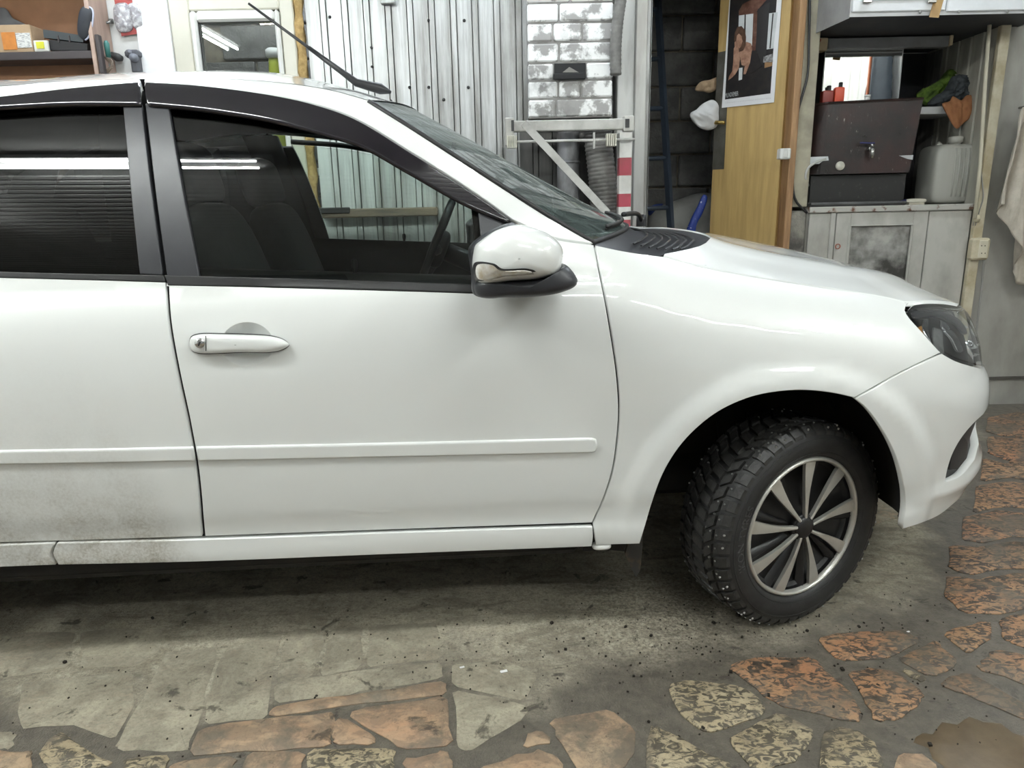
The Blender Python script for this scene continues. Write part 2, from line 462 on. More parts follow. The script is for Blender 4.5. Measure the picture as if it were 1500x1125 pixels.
ST_PINK = stone_mat('pink_stone', (.44, .26, .155), (.40, .30, .20), (.17, .125, .09), False, 11, .55)
ST_RED = stone_mat('orange_stone', (.40, .19, .095), (.36, .22, .12), (.050, .040, .030), False, 34)
ST_TAN = stone_mat('tan_stone', (.48, .41, .28), (.36, .29, .18), (.075, .065, .045), False, 36)
stones = [
 ('g', [(247, 955), (321, 949), (298, 1030), (277, 1093), (273, 1100), (174, 1098), (171, 1090), (205, 1030)]),
 ('g', [(326, 955), (415, 922), (398, 998), (392, 1052), (298, 1062), (305, 1020)]),
 ('g', [(420, 924), (480, 924), (457, 992), (404, 998)]),
 ('g', [(487, 922), (532, 918), (528, 978), (466, 990)]),
 ('g', [(540, 918), (640, 912), (646, 966), (536, 978)]),
 ('g', [(660, 972), (745, 968), (790, 990), (770, 1026), (664, 1004)]),
 ('g', [(402, 1002), (587, 974), (650, 972), (648, 995), (520, 1015), (402, 1030)]),
 ('p', [(398, 1035), (545, 1013), (653, 998), (655, 1018), (485, 1038), (396, 1052)]),
 ('p', [(294, 1067), (493, 1042), (485, 1078), (482, 1094), (277, 1107)]),
 ('p', [(493, 1054), (503, 1052), (548, 1081), (547, 1091), (490, 1090), (486, 1080)]),
 ('p', [(508, 1047), (545, 1035), (653, 1021), (662, 1091), (588, 1098), (562, 1080)]),
 ('g', [(665, 1010), (775, 1033), (770, 1052), (685, 1103), (668, 1090)]),
 ('p', [(765, 1098), (770, 1080), (790, 1068), (812, 1086)]),
 ('p', [(805, 1055), (895, 1040), (930, 1068), (925, 1110), (905, 1135), (850, 1135), (818, 1085)]),
 ('p', [(700, 1125), (765, 1105), (797, 1099), (822, 1115), (824, 1140), (690, 1140)]),
 ('p', [(363, 1102), (446, 1101), (440, 1135), (355, 1135)]),
 ('t', [(452, 1100), (577, 1099), (580, 1113), (574, 1135), (450, 1135)]),
 ('p', [(630, 1105), (650, 1099), (667, 1122), (660, 1135), (600, 1135), (587, 1114)]),
 ('t', [(180, 1120), (187, 1113), (253, 1107), (235, 1135), (178, 1135)]),
 ('t', [(57, 1100), (85, 1072), (168, 1122), (75, 1135)]),
 ('p', [(-10, 1103), (43, 1100), (50, 1107), (48, 1135), (-10, 1135)]),
 ('g', [(-10, 1070), (22, 1073), (20, 1096), (-10, 1099)]),
 ('p', [(246, 1128), (262, 1114), (345, 1109), (342, 1135), (246, 1135)]),
 ('g', [(30, 1000), (195, 985), (196, 1030), (165, 1085), (100, 1062), (28, 1066)]),
 ('g', [(-20, 930), (110, 925), (105, 975), (20, 990), (-20, 988)]),
 ('g', [(120, 925), (238, 918), (236, 950), (205, 975), (118, 978)]),
 ('t', [(951, 1066), (965, 1065), (1074, 1124), (1074, 1140), (945, 1140)]),
 ('t', [(978, 1007), (1000, 998), (1082, 1004), (1117, 1028), (1119, 1049), (1037, 1076), (1000, 1052)]),
 ('t', [(1065, 1087), (1143, 1044), (1197, 1076), (1175, 1100), (1170, 1113), (1106, 1135), (1085, 1110)]),
 ('r', [(1066, 977), (1100, 966), (1190, 964), (1250, 1020), (1262, 1055), (1240, 1058), (1138, 1033), (1103, 1007)]),
 ('r', [(1240, 984), (1282, 980), (1306, 982), (1353, 1016), (1348, 1033), (1316, 1053), (1284, 1060), (1267, 1026)]),
 ('r', [(1314, 967), (1370, 937), (1385, 953), (1407, 970), (1380, 987), (1363, 992)]),
 ('t', [(1319, 982), (1328, 982), (1360, 997), (1353, 1000), (1335, 995)]),
 ('r', [(1380, 927), (1441, 911), (1453, 914), (1451, 933), (1421, 960)]),
 ('r', [(1464, 909), (1520, 893), (1520, 962), (1490, 945), (1467, 935)]),
 ('r', [(1441, 967), (1453, 954), (1480, 955), (1520, 968), (1520, 1010), (1480, 995), (1430, 980)]),
 ('r', [(1372, 1004), (1397, 991), (1421, 986), (1520, 1042), (1520, 1062), (1455, 1036), (1407, 1015)]),
 ('t', [(1209, 1068), (1253, 1068), (1287, 1095), (1297, 1135), (1200, 1135)]),
 ('p', [(1314, 1102), (1360, 1107), (1378, 1135), (1310, 1135)]),
 ('r', [(1195, 935), (1255, 925), (1330, 925), (1350, 940), (1300, 965), (1230, 968)]),
 ('r', [(1446, 612), (1490, 604), (1525, 612), (1525, 632), (1470, 640), (1444, 632)]), ('r', [(1448, 640), (1480, 643), (1525, 636), (1525, 668), (1478, 676), (1446, 664)]),
 ('r', [(1440, 672), (1474, 680), (1525, 672), (1525, 706), (1480, 700), (1438, 705)]), ('r', [(1430, 712), (1476, 706), (1525, 712), (1525, 748), (1470, 742), (1424, 751)]),
 ('r', [(1412, 758), (1462, 748), (1525, 755), (1525, 791), (1480, 786), (1440, 797), (1407, 790)]), ('r', [(1392, 800), (1436, 803), (1478, 793), (1525, 798), (1525, 838), (1470, 832), (1420, 843), (1388, 832)]),
 ('r', [(1388, 844), (1430, 850), (1490, 840), (1525, 845), (1525, 886), (1460, 902), (1410, 897), (1380, 872)])]
smat = {'g': ST_GREY, 'p': ST_PINK, 'r': ST_RED, 't': ST_TAN}
poly_used = []
def lay_stone(P, mat, h):
    P = np.asarray(P)[:, :2]
    if area2(P) < 0: P = P[::-1]
    n = len(P); out = []
    for i in range(n):                       # cut the corners a little, roughen the edge
        a, b = P[i], P[(i+1) % n]; L = np.linalg.norm(b-a); k = max(1, int(L/.07)); ts_ = [min(.25, .012/L)]+[(j+1)/(k+1) for j in range(k)]+[max(.75, 1-.012/L)]
        for t in ts_:
            q = a+(b-a)*t; nn = np.array([-(b-a)[1], (b-a)[0]])/(L+1e-9)
            out.append(q+nn*rnd.uniform(-.0045, .0045))
    P = np.array(out); m = len(P); c = P.mean(0)
    V = [(x, y, -.004) for x, y in P]; e1 = P; e2 = inset(P, .006)
    V += [(x, y, h*.45) for x, y in e1]; V += [(x, y, h+rnd.uniform(-.0006, .0006)) for x, y in e2]; V.append((c[0], c[1], h))
    Fc = []
    for i in range(m):
        j = (i+1) % m
        Fc += [(i, j, m+j, m+i), (m+i, m+j, 2*m+j, 2*m+i), (2*m+i, 2*m+j, 3*m)]
    return obj('flagstone', V, Fc, mat, floor, flat_angle=50)
for k, pl in stones:
    p = ptz(np.array([q[0] for q in pl], float), np.array([q[1] for q in pl], float))
    lay_stone(p, smat[k], {'g': .0014, 'p': .005, 'r': .0055, 't': .0065}[k]); poly_used.append(p[:, :2])
# the paving runs on outside the picture
cs = .42
for ix in range(-9, 9):
    for iy in range(-12, 3):
        c0 = np.array([ix*cs+(iy % 2)*.2, iy*cs*.8])
        if not (XL+.3 < c0[0] < XRT-.3 and YF+.3 < c0[1] < 1.0): continue
        px_ = proj(np.array([c0[0], c0[1], 0.0])) if c0[1] > -2.2 else np.array([9e3, 9e3])
        if -120 < px_[0] < 1600 and 850 < px_[1] < 1250: continue
        if -1.9 < c0[0] < 1.1 and -1.45 < c0[1] < 1.0 and px_[0] < 1380: continue
        if -60 < px_[0] < 1380 and px_[1] < 1200 and c0[0] < 1.1: continue
        if px_[0] > 1380 and px_[0] < 1530 and px_[1] > 600: continue
        q = [c0+np.array([math.cos(a)*cs*.50*rnd.uniform(.8, 1.05), math.sin(a)*cs*.40*rnd.uniform(.8, 1.05)]) for a in np.linspace(0, 2*math.pi, 6, endpoint=False)+rnd.uniform(0, .5)]
        lay_stone(q, rnd.choice([ST_RED, ST_PINK, ST_TAN, ST_RED]), .005)
# muddy puddle at the lower right
pp = ptz(np.array([1338., 1352, 1366, 1380, 1402, 1420, 1441, 1466, 1484, 1525, 1525, 1390, 1382, 1366, 1360]), np.array([1088., 1074, 1076, 1058, 1062, 1050, 1058, 1060, 1074, 1088, 1150, 1150, 1122, 1112, 1096]))
pp = crom(pp[:, :2], .03, closed=True); n = len(pp)
V = [(x, y, .0005) for x, y in pp]+[(x, y, .0030) for x, y in inset(pp if area2(pp) > 0 else pp, .006 if area2(pp) > 0 else -.006)]+[(pp.mean(0)[0], pp.mean(0)[1], .0031)]
Fc = []
for i in range(n): j = (i+1) % n; Fc += [(i, j, n+j, n+i), (n+i, n+j, 2*n)]
PUD = M('muddy_water', (.095, .066, .036), .42, base2=(.15, .11, .065), nscale=7, bump=.25, bscale=90)
tag(obj('puddle', V, Fc, PUD, None, smooth=True, fix=True), 'shallow puddle of brown muddy water on the flagstones', 'puddle')
# crumbs of dirt shed by the wheel
mb = MB(); rs = random.Random(11)
for k in range(520):
    a = rs.gauss(0, 1); b = rs.gauss(0, 1); x, y = .55+a*.36, -.80+b*.14
    if rs.random() < .35: x, y = rs.uniform(-1.2, 1.2), rs.uniform(-1.2, -.6)
    s = rs.uniform(.0010, .0028) if rs.random() < .93 else rs.uniform(.003, .006); mb.box((x, y, s*.4+.002), (s*rs.uniform(1, 2), s*rs.uniform(.7, 1.5), s), rz=rs.uniform(0, 3))
tag(mb.build('dirt_crumbs', M('dirt', (.020, .016, .011), .9), floor), kind='stuff')
CHIP = M('paint_chip', (.85, .85, .85), .5)
for (a, b, sx) in ((677, 979, .012), (738, 985, .018), (1330, 927, .010)):
    c = ptz(np.array(float(a)), np.array(float(b))); mb = MB(); mb.box((c[0], c[1], .0035), (sx, sx*.5, .002), rz=.3, bev=.0008)
    tag(mb.build('paint_flake', CHIP), {677: 'smaller white paint flake on the dusty floor below the door', 738: 'longer white paint flake on the dusty floor below the door', 1330: 'tiny white flake on the orange flagstones right of the wheel'}[a], 'flake', 'white flakes on the floor')

# ---- walls
WHITE = M('white_wall', (.70, .71, .70), .6, base2=(.58, .58, .56), nscale=3, bump=.15, bscale=30)
CEIL = M('ceiling_grey', (.40, .40, .39), .8, base2=(.34, .34, .33), nscale=2)
BACKM = M('dark_backing', (.06, .06, .06), .8)
xd0, xd1 = XP(255, YW, 60), XP(441, YW, 60)          # plastic door
xc1 = XP(772, YW, 60); xn0 = XP(948, YW, 200); xn1 = XP(1166, YW, 200); xs1 = XP(1441, YW, 200)
mb = MB(); bx(mb, XL, xd0-.16, YW, YW+.12, 0, ZC); struct(mb.build('wall_back', WHITE))
mb = MB(); bx(mb, xd0-.16, xd0, YW-.03, YW+.14, 0, ZC); bx(mb, xd0, xd1, YW, YW+.12, 2.13, ZC); struct(mb.build('wall_pillar', M('bright_white', (.86, .86, .88), .5)))
mb = MB(); bx(mb, xd1+.03, xn0, YW+.02, YW+.12, 0, ZC); bx(mb, xn0, xn1+.02, YW, YW+.12, 2.25, ZC)
struct(mb.build('wall_back_sheeting', BACKM))
mb = MB(); bx(mb, xs1+.03, XRT, YW-.02, YW+.12, 0, ZC)
struct(mb.build('wall_back_right', M('grimy_white_sheet', (.44, .435, .40), .55, base2=(.21, .20, .175), nscale=3.0, stretch=(1, 1, .5), bump=.2, bscale=20, lo=.35, hi=.75)))
mb = MB(); bx(mb, XL-.1, XL, YF, 2.6, 0, ZC); struct(mb.build('wall_left', WHITE))
mb = MB(); bx(mb, XL, XRT, YF, 2.6, ZC, ZC+.1); ceil_ = struct(mb.build('ceiling', CEIL))
CRIB = M('white_ceiling_sheet', (.80, .80, .79), .5, base2=(.70, .70, .69), nscale=3); src = None
for k in range(36):
    if src is None:
        mb = MB(); mb.box((0, 0, 0), (XRT-XL-.05, .062, .03), bev=.010); src = mb.build('ceiling_rib', CRIB, ceil_); o = src
    else: o = src.copy(); link(o, ceil_)
    o.location = ((XL+XRT)/2, -2.10-k*.078, ZC-.013)
mb = MB(); bx(mb, XRT+.02, XRT+.12, YF, 2.6, 0, ZC); wr = struct(mb.build('wall_right', M('board_backing', (.3, .3, .3), .7)))
BOARD = M('white_board', (.74, .74, .72), .45, base2=(.66, .65, .62), nscale=6, stretch=(3, 3, .4))
src = None; nb = int((YW-YF)/.20)
for k in range(nb):
    if src is None:
        mb = MB(); mb.box((0, 0, ZC/2), (.022, .192, ZC-.01), bev=.006); src = mb.build('wall_board', BOARD, wr); o = src
    else: o = src.copy(); link(o, wr)
    o.location = (XRT+.01, YF+.1+k*.20, 0)
# sectional door behind the photographer
mb = MB(); bx(mb, XL, XRT, YF-.12, YF-.03, 0, ZC); wf = struct(mb.build('wall_front', M('dark_wall', (.16, .16, .16), .7)))
SLAT = M('grey_slat', (.52, .53, .53), .45, base2=(.44, .45, .45), nscale=4)
src = None
for k in range(58):
    if src is None:
        mb = MB(); mb.box((0, 0, 0), (5.6, .03, .033), bev=.008); src = mb.build('door_slat', SLAT, wf); o = src
    else: o = src.copy(); link(o, wf)
    o.location = (-.1, YF-.02, .04+k*.046)

# ---- lamps
LHOUS = M('lamp_housing', (.75, .75, .75), .4)
for i, (lx, ly, lz, la, lw) in enumerate(LAMPS):
    lm = empty('tube_lamp', (lx, ly, lz), R(la))
    tag(lm, LAMP_LABELS[i], 'ceiling lamp', 'twin tube lamps under the ceiling')
    mb = MB(); bx(mb, -.63, .63, -.085, .085, .03, ZC-lz, .008); mb.build('lamp_housing', LHOUS, lm)
    tn = 'tube_glow_%d_%d' % (lw, ly > 0); TUBE = _MATS.get(tn) or emit_mat(tn, LIGHT_COOL if ly > 0 else LIGHT_COL, lw*2.4)
    for s in (-.05, .05):
        mb = MB(); mb.tube([(-.58, s, 0), (.58, s, 0)], .013, 10); mb.build('fluorescent_tube', TUBE, lm, smooth=True)
        for e in (-.60, .60):
            mb = MB(); mb.box((e, s, .008), (.03, .032, .05), bev=.004); mb.build('tube_socket', LHOUS, lm)
# =================================================================== THE CAR
AX, AZ = 0.675, 0.315          # centre of the front wheel arch
RX = -1.80                     # rear axle
X0, XR = 0.95, -2.05           # where the plan view starts to round off
LU = 1.0                       # length of the rounded part in the u direction
_low = spl([.12, .18, .23, .26, .29, .32, .345, .37, .42, .48, .56, .66, .75, .82, .87, .905, .935, .955, 1.0],
           [.760, .785, .800, .810, .817, .820, .818, .820, .830, .837, .844, .850, .853, .851, .846, .838, .826, .812, .79])
_grn = spl([.90, .955, 1.05, 1.15, 1.25, 1.33, 1.38, 1.405, 1.425, 1.44, 1.455, 1.48],
           [.825, .812, .785, .748, .702, .655, .618, .593, .560, .520, .46, .20])
_fen = spl([.50, .60, .66, .74, .80, .84, .88, .91, .94, .965, .985, 1.01, 1.05, 1.12],
           [.843, .848, .852, .852, .848, .842, .828, .808, .780, .748, .715, .66, .55, .3])
_nose = spl([.10, .20, .24, .28, .32, .36, .38, .405, .44, .50, .54, .58, .62, .645, .665, .70, .74, .78, .82, .86, .92],
            [1.25, 1.42, 1.482, 1.508, 1.530, 1.560, 1.567, 1.552, 1.535, 1.548, 1.55, 1.542, 1.53, 1.515, 1.497, 1.488, 1.486, 1.482, 1.470, 1.44, 1.36])
_tail = spl([.10, .20, .30, .50, .70, .90, 1.05, 1.2], [-2.45, -2.58, -2.63, -2.65, -2.64, -2.60, -2.52, -2.45])
def Wb(x, z):
    x = np.asarray(x, float); z = np.asarray(z, float)
    base = np.where(z < .955, _low(z), _grn(z))
    t = sstep(.16, .50, x)
    zs = z+.18*np.clip(x-.35, -1, 2)
    s = sstep(.52, .70, z)
    fen = _low(np.minimum(z, .66))*(1-s)+_fen(zs)*s
    w = base*(1-t)+fen*t
    w = w-.045*sstep(-.35, .3, x)*sstep(.95, 1.1, z)
    w = w+.014*np.exp(-((z-.362)/.026)**2)*sstep(1.0, 1.14, x)
    r = np.hypot(x-AX, z-AZ)
    w = w+.015*(1-sstep(.385, .440, r))
    r2 = np.hypot(x-RX, z-AZ)
    w = w+.012*(1-sstep(.37, .43, r2))
    return w
def Wf(x, z):
    x = np.asarray(x, float); w = Wb(x, z)
    a = np.clip((x-X0)/(_nose(z)-X0), 0, 1); b = np.clip((x-XR)/(_tail(z)-XR), 0, 1)
    return w*np.sqrt(1-a*a)*np.sqrt(1-b*b)
def P3(u, z, off=0.0):
    "u, z on the body side to a point (x, half width, z)"
    u = np.asarray(u, float); z = np.asarray(z, float)
    pf = np.clip((u-X0)/LU, 0, 1)*math.pi/2; pb = np.clip((XR-u)/LU, 0, 1)*math.pi/2
    x = np.where(u > X0, X0+(_nose(z)-X0)*np.sin(pf), np.where(u < XR, XR+(_tail(z)-XR)*np.sin(pb), u))
    w = Wb(x, z)*np.cos(pf)*np.cos(pb)
    return np.stack([x, w, z+0*x], -1)
def N3(u, z):
    e = 2e-3
    a = P3(u+e, z)-P3(u-e, z); b = P3(u, z+e)-P3(u, z-e)
    n = np.cross(b, a); n /= (np.linalg.norm(n, axis=-1, keepdims=True)+1e-12)
    return n
def body_pt(u, z, off=0.0):
    p = P3(u, z); n = N3(u, z); p = p+n*off
    return p*np.array([1, -1, 1]), n*np.array([1, -1, 1])
CAR_YAW = R(3.5); CAR_PIV = np.array([0.0, -.85, 0.0])
_cy, _sy = math.cos(CAR_YAW), math.sin(CAR_YAW)
_RT = np.array([[_cy, _sy, 0], [-_sy, _cy, 0], [0, 0, 1.0]])      # room -> car
CAMC = _RT@(CAM-CAR_PIV)+CAR_PIV
def rayc(px, py): return ray(px, py)@_RT.T
def ptc(px, py, Y):
    d = rayc(px, py); t = (Y-CAMC[1])/d[..., 1]
    return CAMC+d*t[..., None]
def hit(px, py):
    "picture points to (u, z) on the near body side"
    px = np.atleast_1d(np.asarray(px, float)); py = np.atleast_1d(np.asarray(py, float))
    d = rayc(px, py); ts = np.linspace(1.35, 3.1, 90)
    p = CAMC+d[:, None, :]*ts[None, :, None]
    fv = p[..., 1]+Wf(p[..., 0], p[..., 2])
    cr = (fv[:, :-1] < 0) & (fv[:, 1:] >= 0); has = cr.any(1); k = cr.argmax(1)
    a = ts[k].copy(); b = ts[k+1].copy()
    for _ in range(20):
        m = (a+b)/2; q = CAMC+d*m[:, None]; neg = q[:, 1]+Wf(q[:, 0], q[:, 2]) < 0
        a = np.where(neg, m, a); b = np.where(neg, b, m)
    out = np.where(has, (a+b)/2, ts[np.argmax(fv, 1)])
    p = CAMC+d*out[:, None]; x, z = p[:, 0], p[:, 2]
    a = np.clip((x-X0)/(_nose(z)-X0), 0, 1)
    u = np.where(x > X0, X0+LU*np.arcsin(a)*2/math.pi, x)
    b = np.clip((x-XR)/(_tail(z)-XR), 0, 1)
    u = np.where(x < XR, XR-LU*np.arcsin(b)*2/math.pi, u)
    return np.stack([u, z], 1)
def sp(*p, step=9.0):
    "smooth line given in picture points -> (u, z)"
    c = crom(p, step); return hit(c[:, 0], c[:, 1])
def ex(p, q, u):
    "(u, z) on the straight line through two picture points, run on to u"
    a = hit([p[0], q[0]], [p[1], q[1]]); return (u, float(a[0, 1]+(a[1, 1]-a[0, 1])*(u-a[0, 0])/(a[1, 0]-a[0, 0])))
def su(*p, step=.03): return crom(p, step)
def outline(*segs):
    o = []
    for s in segs:
        for q in s:
            if not o or np.linalg.norm(np.array(o[-1])-q) > 1.5e-3: o.append(tuple(q))
    while np.linalg.norm(np.array(o[0])-np.array(o[-1])) < 1.5e-3: o.pop()
    o = np.array(o)
    return o if area2(o) > 0 else o[::-1]
zdb = ex((150, 792), (4, 796), -1.475)[1]; zsb = ex((150, 825), (4, 830), -1.475)[1]; zbl = ex((120, 408), (4, 405), -1.70)[1]
zm1 = ex((140, 657), (4, 659), -1.49)[1]; zm2 = ex((140, 678), (4, 680), -1.49)[1]
zra = hit([4], [125])[0][1]; zrb = hit([4], [141])[0][1]; zvb = hit([4], [163])[0][1]; zgt = hit([4], [152])[0][1]
car = empty('car', tuple(CAR_PIV-np.linalg.inv(_RT)@CAR_PIV), CAR_YAW)
tag(car, 'white compact car parked across the workshop, seen from its front passenger side', 'car')
def panel(name, poly, mat, parent, holes=(), gap=.0022, off=0.0, thick=.014, rnd_=.0022, step=.022, sides='both', inner=None):
    "a sheet trimmed to `poly` on the body side with rolled edges; its twin on the far side too"
    loops_in = [inset(poly, gap+rnd_)]+[inset(h, -(gap*.5+rnd_)) for h in holes]
    loops_ed = [inset(poly, gap)]+[inset(h, -gap*.5) for h in holes]
    V2, T, orig, nb = tri2d(loops_in, step)
    p, n = body_pt(V2[:, 0], V2[:, 1], off)
    V = list(p); N = list(n); Fc = [tuple(t) for t in T]
    # find surface vertices again for the rim
    key = {}
    for i, o in enumerate(orig):
        for k in o: key[k] = i
    o0 = 0
    for L0, L1 in zip(loops_in, loops_ed):
        m = len(L0); q1, n1 = body_pt(L1[:, 0], L1[:, 1], off)
        q0, _ = body_pt(L0[:, 0], L0[:, 1], off)
        out = q1-q0; out -= n1*np.sum(out*n1, 1, keepdims=True); out /= (np.linalg.norm(out, axis=1, keepdims=True)+1e-12)
        b = len(V)
        V += list(q1-n1*rnd_); N += list(out*.8+n1*.6)
        V += list(q1-n1*thick); N += list(out)
        for i in range(m):
            j = (i+1) % m
            if o0+i not in key or o0+j not in key: continue
            a0, a1 = key[o0+i], key[o0+j]
            Fc.append((a0, b+i, b+j, a1)); Fc.append((b+i, b+m+i, b+m+j, b+j))
        o0 += m
    V = np.array(V); N = np.array(N); N /= (np.linalg.norm(N, axis=1, keepdims=True)+1e-12)
    # orient faces outwards
    F2 = []
    for f in Fc:
        a, b_, c = V[f[0]], V[f[1]], V[f[2]]
        nn = np.cross(b_-a, c-a)
        F2.append(f if nn@(N[f[0]]+N[f[1]]+N[f[2]]) >= 0 else tuple(reversed(f)))
    res = []
    if sides in ('both', 'near'):
        res.append(obj(name, V, F2, mat, parent if not isinstance(parent, (list, tuple)) else parent[0], normals=N))
    if sides in ('both', 'far'):
        fl = np.array([1, -1, 1])
        res.append(obj(name, V*fl, [tuple(reversed(f)) for f in F2], mat, parent if not isinstance(parent, (list, tuple)) else parent[-1], normals=N*fl))
    return res

# ---- paint and trim
def paint_mat():
    t = NT('white_paint'); v = t.coord('Object'); x, y, z = t.sep(v)
    dust = t.noise(v, 7.0, 6, .7); fine = t.noise(v, 160.0, 3, .7)
    m_low = t.ramp(t.math('MULTIPLY_ADD', z, -1.0) if False else z, [(.0, 1.0), (.36, 1.0), (.46, .55), (.66, .10), (.9, 0.0)])
    m_back = t.ramp(t.math('ADD', t.math('MULTIPLY', x, -1.0), t.math('MULTIPLY', z, -.22)), [(.70, 0.0), (.80, 1.0)])
    m = t.math('MULTIPLY', t.math('MULTIPLY', m_low, m_back), t.ramp(dust, [(.33, .25), (.60, 1.0)]))
    m = t.math('MULTIPLY', m, t.ramp(fine, [(.35, .55), (.65, 1.0)]))
    t.set(base=t.mix(t.math('MULTIPLY', m, .92), (.80, .815, .80), (.27, .235, .175)), rough=t.ramp(m, [(0, .32), (.6, .7)]), coat=t.ramp(m, [(0, 1.0), (.5, .1)]), coat_rough=.025)
    return t.m
PAINT = paint_mat()
BLACK = M('black_plastic', (.012, .012, .014), .42, base2=(.02, .02, .022), nscale=20)
TRIM = M('satin_black_trim', (.018, .019, .023), .42, base2=(.023, .024, .028), nscale=14)
GLOSSB = M('smoked_acrylic', (.006, .005, .008), .10, base2=(.010, .008, .012), nscale=30, coat=1.0, coat_rough=.02)
RUBBER = M('seal_rubber', (.010, .010, .011), .5, base2=(.016, .016, .016), nscale=30)
LINER = M('dark_liner', (.010, .010, .010), .85, base2=(.022, .019, .016), nscale=9, bump=.4, bscale=60)
CABIN = M('cabin_grey', (.020, .020, .022), .8, base2=(.028, .028, .03), nscale=12)
FABRIC = M('seat_fabric', (.022, .022, .024), .9, base2=(.032, .032, .034), nscale=60)
CHROME = M('chrome', (.75, .75, .75), .12, 1.0, base2=(.7, .7, .7))
G_FRONT = glass_mat('side_glass', (.83, .90, .86), 1.52)
G_TINT = glass_mat('tinted_glass', (.030, .032, .034), 1.52)
G_SCREEN = glass_mat('windscreen_glass', (.55, .66, .62), 1.5, dust=.55, dust_col=(.16, .20, .19), dust_stretch=(1.2, 9, 3), dust_scale=5)
G_CLEAR = glass_mat('lamp_lens_glass', (.82, .84, .84), 1.36)

# ---- outlines, in picture points, laid on the body side
gapBr = [(243, 412), (247, 470), (259, 540), (276, 620), (288, 690), (297, 787)]
door_front_edge = [(868, 767), (884, 732), (897, 692), (904, 647), (907, 600), (904, 550), (897, 500), (887, 440), (878, 395), (871, 357)]
front_door = outline(sp((246, 416), (470, 421), (690, 428), (742, 430)), sp((742, 430), (750, 380), (752, 327)), sp((752, 327), (810, 348), (871, 357)),
                     sp(*door_front_edge[::-1]), sp((868, 767), (580, 777), (299, 787)), sp(*[(x+2, y) for x, y in gapBr[::-1]]))
cx, cy, rx, ry = 362, 504.5, 37, 31
dish = outline(sp(*[(cx+rx*math.cos(a), cy+ry*math.sin(a)) for a in np.linspace(0, 2*math.pi, 40, endpoint=False)], step=20))
fd = panel('front_door', front_door, PAINT, car, holes=[dish], gap=.0024)
rear_door = outline(sp(*gapBr), sp((297, 787), (150, 792), (4, 796)), su((-1.44, zdb), (-1.455, zdb)), su((-1.455, zdb), (-1.46, .45), (-1.50, .56), (-1.58, .65), (-1.66, .74), (-1.69, .84), (-1.70, zbl)),
                    su((-1.70, zbl), (-1.44, zbl-.002)), sp((4, 405), (120, 408), (243, 412)))
rd = panel('rear_door', rear_door, PAINT, car, gap=.0024)
# fender
arch_px = [(1252, 584), (1220, 577), (1180, 573), (1140, 575), (1100, 583), (1060, 600), (1025, 625), (995, 657), (972, 695), (957, 735), (945, 775), (938, 798)]
seam_px = [(974, 374), (1012, 386), (1080, 400), (1160, 413), (1240, 425), (1300, 435), (1332, 443)]
fender = outline(sp(*door_front_edge), sp((871, 357), (920, 367), (974, 374)), sp(*seam_px), sp((1332, 443), (1327, 455), (1352, 486), (1380, 517)),
                 sp((1380, 517), (1318, 547), (1252, 584)), sp(*arch_px), sp((938, 798), (900, 799), (872, 800)), sp((872, 800), (870, 785), (868, 767)))
panel('front_fender', fender, PAINT, car, gap=.0022, thick=.018)
# bumper
uz_lamp = hit([1449], [546])[0]
bump_bot = hit([1322], [775])[0]
UC = X0+LU
bumper_poly = outline(sp((1252, 584), (1318, 547), (1380, 517)), sp((1380, 517), (1400, 528), (1422, 535), (1438, 539)), su((1.45, .672), (1.62, .678), (1.8, .675), (UC, .67)),
                      su((UC, .67), (UC, .262), step=.04), su((UC, .262), (1.6, .256), (1.47, .250)), sp((1396, 739), (1376, 755), (1350, 767), (1322, 776)), sp((1322, 776), (1326, 740), (1321, 700), (1308, 660), (1288, 624), (1270, 600), (1252, 584)))
fog_hole = outline(sp((1385, 705), (1389, 685), (1397, 662), (1410, 640), (1425, 622), (1440, 608), step=5), su((1.42, .545), (1.54, .52)), su((1.54, .52), (1.55, .46), (1.44, .424)),
                   sp((1428, 672), (1412, 692), (1398, 701), (1385, 705), step=5))
bumper = panel('front_bumper', bumper_poly, PAINT, car, holes=[fog_hole], gap=.0012, thick=.02, step=.018)
for bp, sd in zip(bumper, ('near', 'far')):
    fh = inset(fog_hole, -.012)
    panel('fog_lamp_insert', fh, BLACK, bp, gap=0, off=-.022, thick=.012, step=.018, sides=sd)
    f2 = outline(sp((1396, 690), (1402, 664), (1416, 640), (1424, 650), (1420, 672), (1408, 690), step=5))
    panel('fog_lamp_grille', f2, BLACK, bp, gap=0, off=-.010, thick=.012, step=.02, sides=sd)
# sill
for a, b in (((868, 768.5), (84, 793)), (None, None)):
    if a:
        s1 = outline(sp((868, 770), (580, 779), (300, 789), (84, 794)), sp((84, 794), (78, 810), (86, 827)), sp((86, 827), (300, 822), (580, 811), (867, 800)), sp((867, 800), (869, 785), (868, 770)))
    else:
        s1 = outline(sp((82, 794), (4, 797)), su((-1.455, zdb-.002), (-1.455, zsb)), sp((4, 830), (83, 827)), sp((83, 827), (75, 810), (82, 794)))
    panel('sill_trim', s1, PAINT, car, gap=.0012, off=.004, thick=.03, step=.03)
# side mouldings
mo = outline(sp((288, 654), (580, 648), (862, 641)), sp((862, 641), (873, 643), (875, 651), (872, 661), (862, 663)), sp((862, 663), (580, 669), (291, 675)), sp((291, 675), (289, 664), (288, 654)))
panel('side_moulding', mo, PAINT, fd, gap=0, off=.0075, thick=.009, rnd_=.006, step=.03)
mo = outline(sp((283, 654), (140, 657), (4, 659)), su((-1.47, zm1), (-1.48, (zm1+zm2)/2), (-1.47, zm2)), sp((4, 680), (140, 678), (286, 675)), sp((286, 675), (285, 664), (283, 654)))
panel('side_moulding', mo, PAINT, rd, gap=0, off=.0075, thick=.009, rnd_=.006, step=.03)
